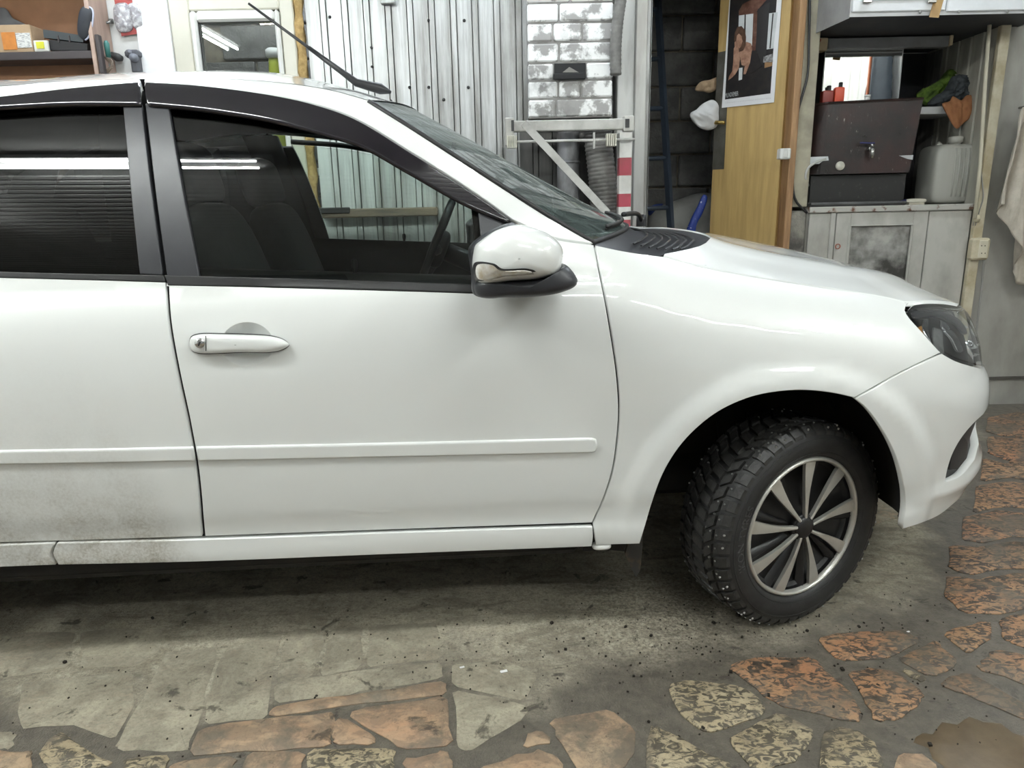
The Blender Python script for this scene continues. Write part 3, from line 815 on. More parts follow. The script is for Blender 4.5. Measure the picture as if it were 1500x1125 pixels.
# black belt seals, pillar trims, glass, visors
panel('belt_seal', outline(sp((241, 403), (470, 409), (742, 418)), sp((742, 418), (742, 431)), sp((742, 431), (470, 422), (246, 418)), sp((246, 418), (241, 403))), RUBBER, fd, gap=0, off=.002, thick=.012, step=.03)
panel('belt_seal', outline(sp((239, 403), (120, 401), (4, 398)), su((-1.68, zbl+.02), (-1.68, zbl+.004)), sp((4, 407), (120, 410), (243, 413)), sp((243, 413), (239, 403))), RUBBER, rd, gap=0, off=.002, thick=.012, step=.03)
panel('pillar_trim', outline(sp((211, 150), (248, 150)), sp((248, 150), (270, 280), (294, 408)), sp((294, 408), (243, 406)), sp((243, 406), (226, 280), (211, 150))), TRIM, fd, gap=.0025, off=.001, thick=.012)
panel('pillar_trim', outline(sp((178, 150), (209, 150)), sp((209, 150), (224, 280), (240, 405)), sp((240, 405), (203, 403)), sp((203, 403), (190, 280), (178, 150))), TRIM, rd, gap=.0025, off=.001, thick=.012)
front_glass = outline(sp((246, 145), (400, 160), (500, 184), (600, 240), (700, 303), (748, 334)), sp((748, 334), (746, 424)), sp((746, 424), (500, 416), (292, 412)), sp((292, 412), (269, 280), (246, 145)))
panel('window_glass', front_glass, G_FRONT, fd, gap=0, off=-.010, thick=.002, step=.04)
rear_glass = outline(sp((180, 145), (90, 148), (4, 152)), su((-1.50, zgt-.01), (-1.68, zgt-.07), (-1.80, 1.18), (-1.78, zbl+.01)), sp((4, 402), (204, 406)), sp((204, 406), (191, 280), (180, 145)))
panel('window_glass', rear_glass, G_TINT, rd, gap=0, off=-.010, thick=.002, step=.04)
panel('window_visor', outline(sp((213, 125), (300, 130), (400, 143), (460, 156), (520, 177), (600, 225), (700, 289), (749, 324)), sp((749, 324), (741, 329)),
      sp((741, 329), (680, 303), (600, 258), (530, 219), (480, 203), (400, 182), (300, 166), (218, 158)), sp((218, 158), (214, 142), (213, 125))), GLOSSB, fd, gap=.001, off=.013, thick=.012, rnd_=.005, sides='near')
panel('window_visor', outline(sp((209, 125), (100, 134), (4, 145)), su((-1.52, zrb-.02), (-1.70, zrb-.08)), su((-1.68, zvb-.08), (-1.52, zvb-.02)), sp((4, 163), (100, 158), (209, 158)), sp((209, 158), (209, 125))), GLOSSB, rd, gap=.001, off=.013, thick=.012, rnd_=.005)
# sail patch behind the wing mirror
panel('mirror_sail', outline(sp((700, 301), (752, 331)), sp((752, 331), (747, 428)), sp((747, 428), (712, 420)), sp((712, 420), (700, 301))), TRIM, fd, gap=0, off=.001, thick=.012)
# roof rails and windscreen pillars
roof_edge_px = [(540, 146), (480, 130), (400, 119), (300, 114), (211, 115)]
screen_px = [(540, 146), (600, 183), (700, 247), (800, 311), (868, 352)]
panel('windscreen_pillar', outline(sp(*roof_edge_px[::-1]), sp(*screen_px), sp((868, 352), (871, 357)), sp((871, 357), (810, 347), (750, 321)), sp((750, 321), (700, 285), (600, 221), (520, 173), (460, 152), (400, 139), (300, 126), (211, 121)), sp((211, 121), (211, 115))), PAINT, car, gap=.0006, thick=.02)
rr_top = outline(sp((206, 115), (100, 118), (4, 125)), su((-1.55, zra-.01), (-1.72, zra-.04), (-1.88, zra-.11)), su((-1.98, 1.20), (-2.10, 1.10), (-2.25, 1.02)), su((-2.25, 1.012), (-2.0, zbl+.012), (-1.78, zbl+.012)),
                 su((-1.80, 1.18), (-1.70, zrb-.07), (-1.54, zrb-.01)), sp((4, 141), (100, 130), (207, 121)), sp((207, 121), (206, 115)))
panel('rear_roof_rail', rr_top, PAINT, car, gap=.0008, thick=.02)
# rear quarter
quarter = outline(su((-1.457, zdb), (-1.457, .41)), np.array([(RX+.346*math.cos(a), AZ+.346*math.sin(a)) for a in np.linspace(R(16), R(196), 34)]), su((-2.20, .2), (-2.5, .2), (XR-LU, .2)), su((XR-LU, .2), (XR-LU, .99)),
                  su((XR-LU, .99), (-2.4, 1.0), (-2.25, 1.01)), su((-2.25, 1.0), (-1.95, zbl+.002), (-1.705, zbl)), su((-1.695, .84), (-1.665, .74), (-1.585, .65), (-1.505, .56), (-1.465, .45)))
panel('rear_quarter', quarter, PAINT, car, gap=.002, thick=.02)

# ---- lofted sheets across the car: bonnet, windscreen, roof
def sheet(name, rows, mat, parent=car, thick=0.0, smooth=True):
    rows = np.asarray(rows, float); a, b = rows.shape[:2]
    du = np.gradient(rows, axis=0); dv = np.gradient(rows, axis=1); n = np.cross(du, dv); n /= (np.linalg.norm(n, axis=2, keepdims=True)+1e-12)
    if n[..., 2].mean() < 0: n = -n
    mb = MB(); mb.grid(rows); V = list(mb.V); Fc = list(mb.F); N = [tuple(x) for x in n.reshape(-1, 3)]
    V = np.array(V)
    f0 = Fc[len(Fc)//2]
    if np.cross(V[f0[1]]-V[f0[0]], V[f0[2]]-V[f0[0]])@np.array(N[f0[0]]) < 0: Fc = [tuple(reversed(f)) for f in Fc]
    if thick > 0:
        ring = [i*b for i in range(a)]+[(a-1)*b+j for j in range(1, b)]+[i*b+b-1 for i in range(a-2, -1, -1)]+[j for j in range(b-2, 0, -1)]
        base = len(V); V2 = []; c = V.mean(0)
        for r_ in ring:
            o = V[r_]-c; o[2] *= .3; o /= np.linalg.norm(o); V2.append(V[r_]-np.array(N[r_])*thick); N.append(tuple(o))
        V = np.vstack([V, V2]); m = len(ring)
        for i in range(m):
            f = (ring[i], ring[(i+1) % m], base+(i+1) % m, base+i)
            nn = np.cross(V[f[1]]-V[f[0]], V[f[2]]-V[f[0]])
            Fc.append(f if nn@np.array(N[base+i]) >= 0 else tuple(reversed(f)))
    return obj(name, V, Fc, mat, parent, normals=N)
def edge3(uz): return body_pt(uz[:, 0], uz[:, 1])[0]
def resamp(P, n):
    P = np.asarray(P, float); d = np.r_[0, np.cumsum(np.linalg.norm(np.diff(P, axis=0), axis=1))]; s = np.linspace(0, d[-1], n)
    return np.stack([np.interp(s, d, P[:, k]) for k in range(P.shape[1])], 1)
# bonnet: edge runs along the wing seam, over the lamp and across the nose
e1 = edge3(sp((974, 372), *seam_px[1:], step=14)); e2 = edge3(sp((1334, 443), (1360, 442), (1390, 444), (1413, 449)))
uz_h = hit([1413], [449])[0]
e3 = edge3(su(tuple(uz_h), (1.62, uz_h[1]-.012), (1.78, uz_h[1]-.02), (UC-.02, uz_h[1]-.024), step=.04))
e1[:, 1] += .0025; e2[:, 2] += .004
hood_edge = np.vstack([e1, e2[1:], e3[1:]])
hs = resamp(hood_edge, 60)
xn = hs[-1][0]; hz_c = spl([.45, .63, .80, 1.0, 1.2, 1.33, 1.41, xn+.001], [1.045, 1.028, .998, .952, .898, .856, .826, hs[-1][2]])
sN = np.linspace(0, 1, 60)
xc = .63+(xn-.63)*(1-(1-sN)**1.35)
rows = []
for k in range(60):
    E = hs[k]; Cc = np.array([xc[k], 0.0, float(hz_c(xc[k]))]); row = []
    for j in range(41):
        s = -1+2*j/40; t = 1-abs(s)
        pw_ = 2.0+2.6*max(0, 1-sN[k]*5); y = E[1]*(1-t); x = E[0]+(Cc[0]-E[0])*(1-(1-t)**pw_)
        zz = E[2]+(Cc[2]-E[2])*(1-(1-t)**2.3)
        zz += .010*math.exp(-((t-.28)/.07)**2)*min(1, (1-sN[k])*4)*min(1, t*8)
        row.append((x, y if s < 0 else -y, zz))
    rows.append(row)
bonnet = sheet('bonnet', rows, PAINT, thick=.016)
# windscreen
we = resamp(edge3(sp(*screen_px)), 30)
rows = []
for k in range(30):
    E = we[k]; f = k/29; row = []
    bow = .09+.13*f; up = .035
    for j in range(33):
        s = -1+2*j/32; q = 1-s*s
        row.append((E[0]+bow*q, E[1]*abs(s)*(1 if s < 0 else -1), E[2]+up*q*(1-.4*f)-.003))
    rows.append(row)
screen_rows = np.array(rows)
windscreen = sheet('windscreen', rows, G_SCREEN)
# black screen border
mb = MB(); mb.tube(np.vstack([screen_rows[:, 0], screen_rows[-1, 1:], screen_rows[::-1, -1][1:]])+np.array([0, 0, -.002]), .007, 6)
mb.build('screen_seal', RUBBER, windscreen, smooth=True)
# roof
re_ = edge3(np.vstack([sp(*roof_edge_px), sp((206, 115), (100, 118), (4, 125))[1:], su((-1.55, zra-.01), (-1.72, zra-.04), (-1.88, zra-.11))]))
re_ = resamp(re_, 50)
rows = []
for k in range(50):
    E = re_[k]; f = k/49; row = []
    bow = .09*(1-f)**6 - .12*f**6; up = .035+.043*float(sstep(0, .22, f))*(1-.4*float(sstep(.6, 1, f)))
    for j in range(33):
        s = -1+2*j/32; q = 1-abs(s)**2.2
        row.append((E[0]+bow*(1-s*s), E[1]*abs(s)*(1 if s < 0 else -1), E[2]+up*q-.001))
    rows.append(row)
roof_rows = np.array(rows)
roof = sheet('roof', rows, PAINT)
mb = MB(); mb.grid(roof_rows*np.array([1, .97, 1])-np.array([0, 0, .035])); mb.build('headliner', CABIN, roof, smooth=True)
# back window and boot lid
bw = resamp(edge3(su((-1.88, zra-.11), (-1.98, 1.20), (-2.10, 1.10), (-2.25, 1.01))), 16)
rows = [[(E[0]-.10*(1-s*s)*(1), E[1]*abs(s)*(1 if s < 0 else -1), E[2]+.04*(1-s*s)*(1-.8*k/15)) for s in np.linspace(-1, 1, 25)] for k, E in enumerate(bw)]
sheet('back_window', rows, G_TINT)
bt = resamp(edge3(su((-2.25, 1.01), (-2.40, 1.0), (-2.7, .99), (XR-LU+.02, .985))), 24)
rows = [[(E[0]-.02*(1-s*s)*max(0, 1-k/10)*5, E[1]*abs(s)*(1 if s < 0 else -1), E[2]+.03*(1-s*s)) for s in np.linspace(-1, 1, 25)] for k, E in enumerate(bt)]
sheet('boot_lid', rows, PAINT, thick=.015)

# ---- cowl and wipers
lip = np.array([screen_rows[-1][j] for j in range(33)])
mb = MB()
hood_back = np.array([rows_ for rows_ in [None]])
hb = np.array(bonnet.data.vertices[0].co[:])
hv = np.array([bonnet.data.vertices[j].co[:] for j in range(41)])
hv = resamp(hv, 33)
P = []
for t in np.linspace(0, 1, 8):
    q = lip*(1-t)+hv*t; q = q.copy(); q[:, 2] -= .022*math.sin(math.pi*min(1, t*1.05))**.6+.004; q[:, 1] *= 1.0-.02*t
    P.append(q)
mb.grid(np.array(P)); cowl = mb.build('cowl_panel', TRIM, car, smooth=True)
mb = MB()
for t in np.linspace(.25, .8, 7):
    q = lip*(1-t)+hv*t; q[:, 2] += .0035-.022*math.sin(math.pi*t)**.6; mb.tube(q[3:-3], .003, 4)
mb.build('cowl_rib', RUBBER, cowl)
def on_screen(r_, c_, h=.0):
    i = int(np.clip(r_*29, 0, 28)); j = int(np.clip(c_*32, 0, 31)); fr = r_*29-i; fc = c_*32-j
    p = (screen_rows[i, j]*(1-fr)*(1-fc)+screen_rows[min(29, i+1), j]*fr*(1-fc)+screen_rows[i, j+1]*(1-fr)*fc+screen_rows[min(29, i+1), j+1]*fr*fc)
    return p+np.array([.5, 0, .85])*h
for (c0, c1, r0, r1) in ((.10, .50, .965, .93), (.42, .88, .965, .90)):
    wp = empty('wiper', (0, 0, 0), parent=car)
    mb = MB(); path = np.array([on_screen(r0+(r1-r0)*t+.02*math.sin(math.pi*t), c0+(c1-c0)*t, .012) for t in np.linspace(0, 1, 14)])
    mb.tube(path, .0055, 6); mb.tube(path-np.array([.003, 0, .007]), .003, 4); mb.build('wiper_blade', RUBBER, wp, smooth=True)
    mid = path[7]; root = lip[int(c1*32)]*.6+hv[int(c1*32)]*.4+np.array([0, 0, .015])
    mb = MB(); mb.tube(crom([root, root*.6+mid*.4+np.array([.01, 0, .018]), mid+np.array([.004, 0, .012])], .02), .0075, 8)
    mb.lathe([(0, .02), (.016, .018), (.018, 0), (.018, -.02)], 14, tuple(root)); mb.build('wiper_arm', BLACK, wp, smooth=True)

# ---- headlamps
lamp = outline(sp((1328, 455), (1334, 447), (1348, 444), (1380, 444), (1413, 450), step=6), su(tuple(hit([1413], [451])[0]), (1.55, .785), (1.58, .74), (1.56, .70), (1.45, .684)), sp((1438, 537), (1422, 533), (1400, 526), (1381, 516), step=6), sp((1381, 516), (1353, 485), (1328, 455), step=6))
HL_IN = M('lamp_bezel', (.014, .0145, .016), .3, base2=(.022, .022, .022), nscale=30)
HL_SIL = M('lamp_reflector', (.62, .63, .64), .18, .9, base2=(.5, .5, .52), nscale=30)
AMBER = M('amber_reflector', (.35, .16, .05), .3, base2=(.45, .25, .1), nscale=30)
for sd in ('near', 'far'):
    hl = panel('headlamp', lamp, G_CLEAR, car, gap=.002, off=.002, thick=.02, step=.02, sides=sd)[0]
    panel('lamp_bowl', inset(lamp, -.004), HL_IN, hl, gap=0, off=-.030, thick=.012, step=.02, sides=sd)
    for nm, poly, mt, of in (('lamp_reflector', [(1362, 460), (1369, 459), (1370, 478), (1376, 498), (1371, 492), (1362, 475)], HL_SIL, -.020),
                             ('lamp_reflector', [(1387, 462), (1392, 464), (1402, 476), (1392, 476)], HL_SIL, -.018),
                             ('lamp_reflector', [(1393, 478), (1404, 478), (1416, 494), (1423, 512), (1416, 512), (1405, 492)], HL_SIL, -.018),
                             ('lamp_cell', [(1380, 470), (1392, 476), (1396, 500), (1397, 516), (1386, 508), (1380, 490)], M('lamp_cell_grey', (.15, .15, .15), .3, base2=(.2, .2, .2), nscale=40), -.024),
                             ('amber_reflector', [(1353, 474), (1360, 468), (1364, 486), (1372, 500), (1362, 494)], AMBER, -.022),
                             ('lamp_brow', [(1340, 452), (1380, 450), (1412, 462), (1426, 486), (1420, 484), (1404, 468), (1378, 458), (1345, 460)], BLACK, -.014)):
        panel(nm, outline(sp(*(poly+[poly[0]]), step=6)), mt, hl, gap=0, off=of, thick=.006, step=.02, sides=sd)

panel('radiator_grille', outline(su((1.59, .69), (1.8, .682), (UC, .678)), su((UC, .678), (UC, .772)), su((UC, .772), (1.8, .776), (1.59, .784)), su((1.59, .784), (1.60, .74), (1.59, .69))), BLACK, car, gap=0, off=-.02, thick=.01, step=.05)
# ---- door handle
def dome(name, px, Y, h, mat, parent, back=.0, pw=2.2, rings=9, ctr=None, step=4, sharp=False, cen_px=None):
    "a rounded body with the given outline in the plane y = Y, swelling by h towards -y and by back towards +y"
    c = crom(list(px), step, closed=True) if not sharp else np.array(px, float)
    o = ptc(c[:, 0], c[:, 1], Y); cc = o.mean(0) if cen_px is None else ptc(np.array(cen_px[0]), np.array(cen_px[1]), Y)
    mb = MB(); rows = []
    for s in list(np.sin(np.linspace(0.02, math.pi/2, rings))):
        q = cc+(o-cc)*s; q = q.copy(); q[:, 1] = Y-h*(1-s**pw)**(1/pw); rows.append(q)
    if back > 0:
        for s in list(np.sin(np.linspace(math.pi/2, .02, rings)))[1:]:
            q = cc+(o-cc)*s; q = q.copy(); q[:, 1] = Y+back*(1-s**pw)**(1/pw); rows.append(q)
    rows = np.array(rows); rows = np.concatenate([rows, rows[:, :1]], 1)
    mb.grid(rows); ob = mb.build(name, mat, parent, smooth=True)
    bm = bmesh.new(); bm.from_mesh(ob.data); bmesh.ops.remove_doubles(bm, verts=bm.verts[:], dist=1e-5); bmesh.ops.recalc_face_normals(bm, faces=bm.faces[:]); bm.to_mesh(ob.data); bm.free()
    return ob
uzc = dish.mean(0); rows = []
for s in np.linspace(1, 0.02, 9):
    q = uzc+(inset(dish, -.003)-uzc)*s; p, n = body_pt(q[:, 0], q[:, 1]); p = p-n*(.020*(1-s**2.2))-n*.0006; rows.append(np.vstack([p, p[:1]]))
mb = MB(); mb.grid(np.array(rows)); hd = mb.build('handle_dish', PAINT, fd[0], smooth=True)
yh = -float(Wf(-.66, .80))
hpx = [(278, 503), (280, 494), (290, 490), (330, 489.5), (380, 491), (400, 493), (416, 498), (424, 505), (416, 511), (398, 515), (360, 515), (290, 516), (281, 512)]
gpx = [(361+(x-361)*1.008, 503+(y-503)*1.12) for x, y in hpx]
dome('handle_gasket', gpx, yh+.002, .006, RUBBER, fd[0], pw=6)
hnd = dome('door_handle', hpx, yh-.003, .019, PAINT, fd[0], back=.004, pw=3.2)
mb = MB(); c0 = ptc(np.array(292.), np.array(503.), yh-.0225)
mb.lathe([(0, 0), (.0105, 0), (.0115, .002), (.0115, .012)], 20, tuple(c0), 'Y'); mb.build('lock_cylinder', CHROME, fd[0], smooth=True)
mb = MB(); mb.box(c0+np.array([.0, -.0004, -.001]), (.003, .0012, .010), ry=.5); mb.build('key_slot', BLACK, fd[0])
mb = MB(); c1 = ptc(np.array([301.5, 301.5]), np.array([492., 514.]), yh-.0215); mb.tube(c1, .0009, 4); mb.build('handle_joint', RUBBER, fd[0])

# ---- wing mirror
COVER = [(694, 361), (704, 351), (724, 338), (753, 329), (780, 333), (807, 345), (822, 361), (824, 380), (817, 398), (798, 406), (750, 411), (697, 412)]
for sd in (1, -1):
    wm = empty('wing_mirror', (0, 0, 0), parent=car)
    ym = -.955
    parts = []
    parts.append(dome('mirror_cover', COVER, ym, .075, PAINT, wm, back=.07, pw=2.5))
    parts.append(dome('mirror_base', [(695, 411), (740, 411), (788, 407), (818, 397), (826, 387), (834, 392), (845, 409), (842, 417), (820, 427), (780, 433), (740, 434), (697, 431)], ym+.002, .058, TRIM, wm, back=.12, pw=3.0))
    parts.append(dome('mirror_rim', [(686, 372), (686, 364), (691, 357), (703, 347), (724, 335), (753, 326.5), (765, 340), (740, 370), (738, 405), (738, 432), (694, 431), (690, 400)], ym+.018, .050, TRIM, wm, back=.085, pw=3.2))
    cov = crom(COVER, 4, closed=True); cc_ = cov.mean(0)
    def on_cover(name, poly, mat, off, thick=.004):
        "a thin piece following the swelling of the mirror cover"
        lp = crom(poly, 3, closed=True); lp = lp if area2(lp) > 0 else lp[::-1]
        V2, T, orig, nb = tri2d([lp], 2.4)
        rel = V2-cc_; ang = np.arctan2(rel[:, 1], rel[:, 0]); ca = np.arctan2(*(cov-cc_).T[::-1]); cr_ = np.linalg.norm(cov-cc_, axis=1); o_ = np.argsort(ca)
        rb = np.interp(ang, ca[o_], cr_[o_], period=2*math.pi); s_ = np.clip(np.linalg.norm(rel, axis=1)/rb, 0, .985)
        yy = ym-.075*(1-s_**2.5)**(1/2.5)-off
        P_ = np.array([ptc(np.array(a), np.array(b), y) for (a, b), y in zip(V2, yy)]); n_ = len(P_)
        Q_ = P_+np.array([0, thick+.012, 0]); Fc = [tuple(t) for t in T]+[tuple(n_+k for k in t[::-1]) for t in T]
        key = {}
        for a, o in enumerate(orig):
            for k in o: key[k] = a
        for a in range(len(lp)):
            b = (a+1) % len(lp); Fc.append((key[a], key[b], n_+key[b], n_+key[a]))
        return obj(name, np.vstack([P_, Q_]), Fc, mat, wm, flat_angle=50, fix=True)
    parts.append(on_cover('signal_border', [(695, 385.5), (722, 386), (727, 388), (735, 393.5), (772, 393.5), (784, 397), (788, 403), (785, 406), (760, 409), (696, 411)], BLACK, .007))
    parts.append(on_cover('turn_signal', [(699, 388.5), (721, 388.5), (732, 396), (771, 396.5), (780, 399), (783, 403), (760, 405.5), (700, 408)], M('clear_signal_lens', (.62, .54, .42), .10, .3, base2=(.85, .85, .82), nscale=45, coat=1.0, lo=.35, hi=.6), .0095))
    if sd < 0:
        for o in parts:
            for v in o.data.vertices: v.co.y = -v.co.y
            o.data.flip_normals()
# ---- antenna
ab = ptc(np.array(548.), np.array(128.), -.12); an_tip = ptc(np.array(364.), np.array(5.), -.12)
jr = int(np.argmin(np.abs(roof_rows[:, 16, 0]-ab[0])))
an = empty('roof_antenna', (0, 0, 0), parent=car)
b0 = ptc(np.array(522.), np.array(121.), -.12)
mb = MB(); mb.tube([an_tip, an_tip*.5+b0*.5, b0], [.0035, .0045, .006], 8)
mb.build('antenna_mast', RUBBER, an, smooth=True)
mid = an_tip*.45+b0*.55
mb = MB(); mb.tube([mid, b0*.7+mid*.3, b0, ab+np.array([.02, 0, -.005]), ab+np.array([.05, 0, -.015])], [.006, .009, .012, .016, .004], 10); mb.build('antenna_foot', BLACK, an, smooth=True)
# ---- wheels
def sq(mb, c, d, e=.5, n=20, m=14, rot=None, taper=0.0):
    "superellipsoid block: c centre, d full size, e roundness (.2 boxy .. 1 round)"
    P = []
    f = lambda v, k: math.copysign(abs(v)**k, v)
    for i in range(m+1):
        a = -math.pi/2+math.pi*i/m
        for j in range(n):
            b = 2*math.pi*j/n
            p = np.array([f(math.cos(a), e)*f(math.cos(b), e)*d[0]/2, f(math.cos(a), e)*f(math.sin(b), e)*d[1]/2, f(math.sin(a), e)*d[2]/2])
            p[:2] *= 1-taper*(p[2]/d[2]+.5)
            P.append(p)
    P = np.array(P)
    if rot is not None: P = P@np.array(rot.to_3x3().transposed())
    P = P+np.array(c)
    Fc = [(i*n+j, i*n+(j+1) % n, (i+1)*n+(j+1) % n, (i+1)*n+j) for i in range(m) for j in range(n)]
    mb.add(P, Fc); return mb
TYRE = M('tyre_rubber', (.0125, .0125, .013), .55, base2=(.022, .022, .021), nscale=25, bump=.25, bscale=220, bdist=.001)
TREAD = M('tread_rubber', (.013, .013, .013), .48, base2=(.030, .029, .027), nscale=30, bump=.6, bscale=260, bdist=.002)
STEEL = M('stud_steel', (.7, .7, .68), .3, .9)
CAPS = M('hubcap_silver', (.60, .59, .55), .32, .6, base2=(.46, .44, .38), nscale=14, lo=.5, hi=.8)
CAPB = M('hubcap_black', (.009, .009, .010), .42, base2=(.020, .019, .018), nscale=16, lo=.5, hi=.75)
RT, TW, RR = .284, .178, .196      # tyre radius, half of ... width, hubcap radius
tyre_prof = [(.190, -.070), (.196, -.084), (.206, -.090), (.225, -.0955), (.243, -.0945), (.258, -.089), (.268, -.082), (.2735, -.074), (.276, -.05), (.277, 0.0),
             (.276, .05), (.2735, .074), (.268, .082), (.258, .089), (.243, .0945), (.225, .0955), (.206, .090), (.196, .084), (.190, .070), (.170, .06), (.170, -.06), (.190, -.070)]
def make_wheel(parent, loc, rz, detail=True, flip=False):
    wh = empty('wheel', loc, rz, parent)
    mb = MB(); mb.lathe(tyre_prof, 96, axis='Y'); ty = mb.build('tyre', TYRE, wh, smooth=True)
    if detail: wheel_tread(wh)
    wheel_cap(wh); return wh
def wheel_tread(wh):
    # tread blocks: rows of curved blocks round the tyre
    N = 46
    def block(y0, y1, span, skew, h, sh=0.0):
        ang = 2*math.pi/N*span; P = []; Fc = []
        ny, na = 3, 3
        for lay in (0, 1):
            for iy in range(ny):
                t = iy/(ny-1); y = y0+(y1-y0)*t
                base = np.interp(abs(y), [0, .05, .074, .082, .092], [.2765, .2755, .273, .2675, .256])
                for ia in range(na):
                    a = ang*((ia/(na-1)-.5)*(1-.10*lay)) + skew*(t-.5)
                    r_ = base-.003+lay*(h+.003)
                    P.append((r_*math.cos(a), y+(0.0 if not lay else (y0+y1)/2*0+ (.0015 if y < (y0+y1)/2 else -.0015)*(iy != 1)), r_*math.sin(a)))
        q = lambda l, i, k: l*ny*na+i*na+k
        for i in range(ny-1):
            for k in range(na-1): Fc.append((q(1, i, k), q(1, i, k+1), q(1, i+1, k+1), q(1, i+1, k)))
        ring = [(0, k) for k in range(na)]+[(i, na-1) for i in range(1, ny)]+[(ny-1, k) for k in range(na-2, -1, -1)]+[(i, 0) for i in range(ny-2, 0, -1)]
        for (i0, k0), (i1, k1) in zip(ring, ring[1:]+ring[:1]): Fc.append((q(0, i0, k0), q(0, i1, k1), q(1, i1, k1), q(1, i0, k0)))
        return P, Fc
    rows = [(-.090, -.058, .80, .10, .0075, 0), (-.053, -.024, .74, .55, .0085, .5), (-.020, .020, .70, -.30, .0085, .2), (.024, .053, .74, -.55, .0085, .5), (.058, .090, .80, -.10, .0075, 0)]
    for (y0, y1, span, skew, h, sh) in rows:
        P, Fc = block(y0, y1, span, skew*2*math.pi/N, h)
        src = None
        for k in range(N):
            if src is None: src = obj('tread_block', P, Fc, TREAD, wh, fix=True); o = src
            else: o = src.copy(); link(o, wh)
            o.rotation_euler = (0, -2*math.pi*(k+sh)/N, 0)
    mb = MB(); rs = random.Random(3)
    for k in range(N):
        for y in rs.sample([-.083, -.074, -.066, -.045, .045, .074], 3):
            a = 2*math.pi*(k+rs.uniform(-.15, .15))/N
            base = float(np.interp(abs(y), [0, .05, .074, .082, .092], [.2765, .2755, .273, .2675, .256]))+.0075
            d = np.array([math.cos(a), 0, math.sin(a)]); n_ = d if abs(y) < .07 else (d*.9+np.array([0, math.copysign(.35, y), 0]))
            mb.cyl(d*(base-.003)+np.array([0, y, 0]), d*base+np.array([0, y, 0])+n_*.0018, .0026, 6)
    tag(mb.build('tyre_studs', STEEL, wh), kind='stuff')
    # sidewall rings and lettering
    mb = MB()
    for r_ in (.2085, .2465): 
        y = -float(np.interp(r_, [.196, .206, .225, .243, .258], [.084, .090, .0955, .0945, .089]))
        mb.tube([(r_*math.cos(a), y, r_*math.sin(a)) for a in np.linspace(0, 2*math.pi, 96, endpoint=False)], .0012, 5, closed=True)
    mb.build('sidewall_rib', TYRE, wh, smooth=True)
    V, Fc = text_mesh('IKON TYRES', .030, .0006)
    w = V[:, 0].max(); a0 = R(198); V2 = []
    for x, y, z in V:
        a = a0-(x/.232)*1.12; r_ = .214+y*1.05
        yy = -float(np.interp(r_, [.196, .206, .225, .243, .258], [.084, .090, .0955, .0945, .089]))-.0006-z
        V2.append((r_*math.cos(a), yy, r_*math.sin(a)))
    obj('tyre_lettering', V2, Fc, M('lettering_rubber', (.055, .055, .055), .4), wh)
def wheel_cap(wh):
    # hubcap
    yo = -.078
    mb = MB(); mb.lathe([(0, yo+.018), (.045, yo+.020), (.10, yo+.034), (.165, yo+.030), (.186, yo+.004), (.19, yo+.02)], 64, axis='Y'); hc = mb.build('hubcap', CAPB, wh, smooth=True)
    mb = MB(); mb.lathe([(.181, yo+.006), (.183, yo-.006), (.187, yo-.009), (.192, yo-.007), (.1955, yo+.002), (.194, yo+.016)], 72, axis='Y'); mb.build('hubcap_rim', CAPS, wh, smooth=True)
    mb = MB(); mb.lathe([(0, yo-.012), (.020, yo-.0115), (.029, yo-.008), (.032, yo-.001), (.032, yo+.025)], 32, axis='Y'); mb.build('hub_centre', CAPB, wh, smooth=True)
    mb = MB(); prof = [(.028, .0042), (.05, .0046), (.08, .0062), (.11, .0090), (.14, .0128), (.165, .0160), (.184, .0175)]
    P = []
    for (r_, hw) in prof:
        bend = .004*math.sin(math.pi*(r_-.028)/.156)
        yy = yo-.006*math.cos(math.pi*.5*(r_/.184))-.002
        for (cx_, cz) in ((-hw, .010), (-hw, 0.0), (-hw*.0+.0, -.0015), (hw, 0.0), (hw, .010)):
            P.append((r_, yy+cz, cx_+bend))
    n5 = 5; Fc = [(i*n5+j, i*n5+j+1, (i+1)*n5+j+1, (i+1)*n5+j) for i in range(len(prof)-1) for j in range(n5-1)]
    src = None
    for k in range(9):
        if src is None: src = obj('hubcap_spoke', P, Fc, CAPS, wh, flat_angle=30, fix=True); o = src
        else: o = src.copy(); link(o, wh)
        o.rotation_euler = (0, -R(88+40*k), 0)
    mb = MB()
    # dark vanes beside the spokes
    P = []
    for (r_, hw) in prof[1:]:
        bend = .004*math.sin(math.pi*(r_-.028)/.156)
        P += [(r_, yo+.012, bend-hw-.004), (r_, yo+.004, bend-hw-.018*r_/.18), (r_, yo+.020, bend-hw-.034*r_/.18)]
    Fc = [(i*3+j, i*3+j+1, (i+1)*3+j+1, (i+1)*3+j) for i in range(len(prof)-2) for j in range(2)]
    src = None
    for k in range(9):
        if src is None: src = obj('hubcap_vane', P, Fc, CAPB, wh, smooth=True); o = src
        else: o = src.copy(); link(o, wh)
        o.rotation_euler = (0, -R(88+40*k), 0)
    mb = MB()
    mb.lathe([(.030, yo-.002), (.034, yo-.003), (.037, yo+.002), (.036, yo+.01)], 36, axis='Y'); mb.build('hub_ring', CAPB, wh, smooth=True)
    return wh
STEER = R(21)
WX, WY = .734, -.712
make_wheel(car, (WX, WY, .284), STEER)
w2 = make_wheel(car, (WX, -WY, .284), STEER+math.pi, detail=False)
make_wheel(car, (RX, WY, .284), 0, detail=False)
make_wheel(car, (RX, -WY, .284), math.pi, detail=False)

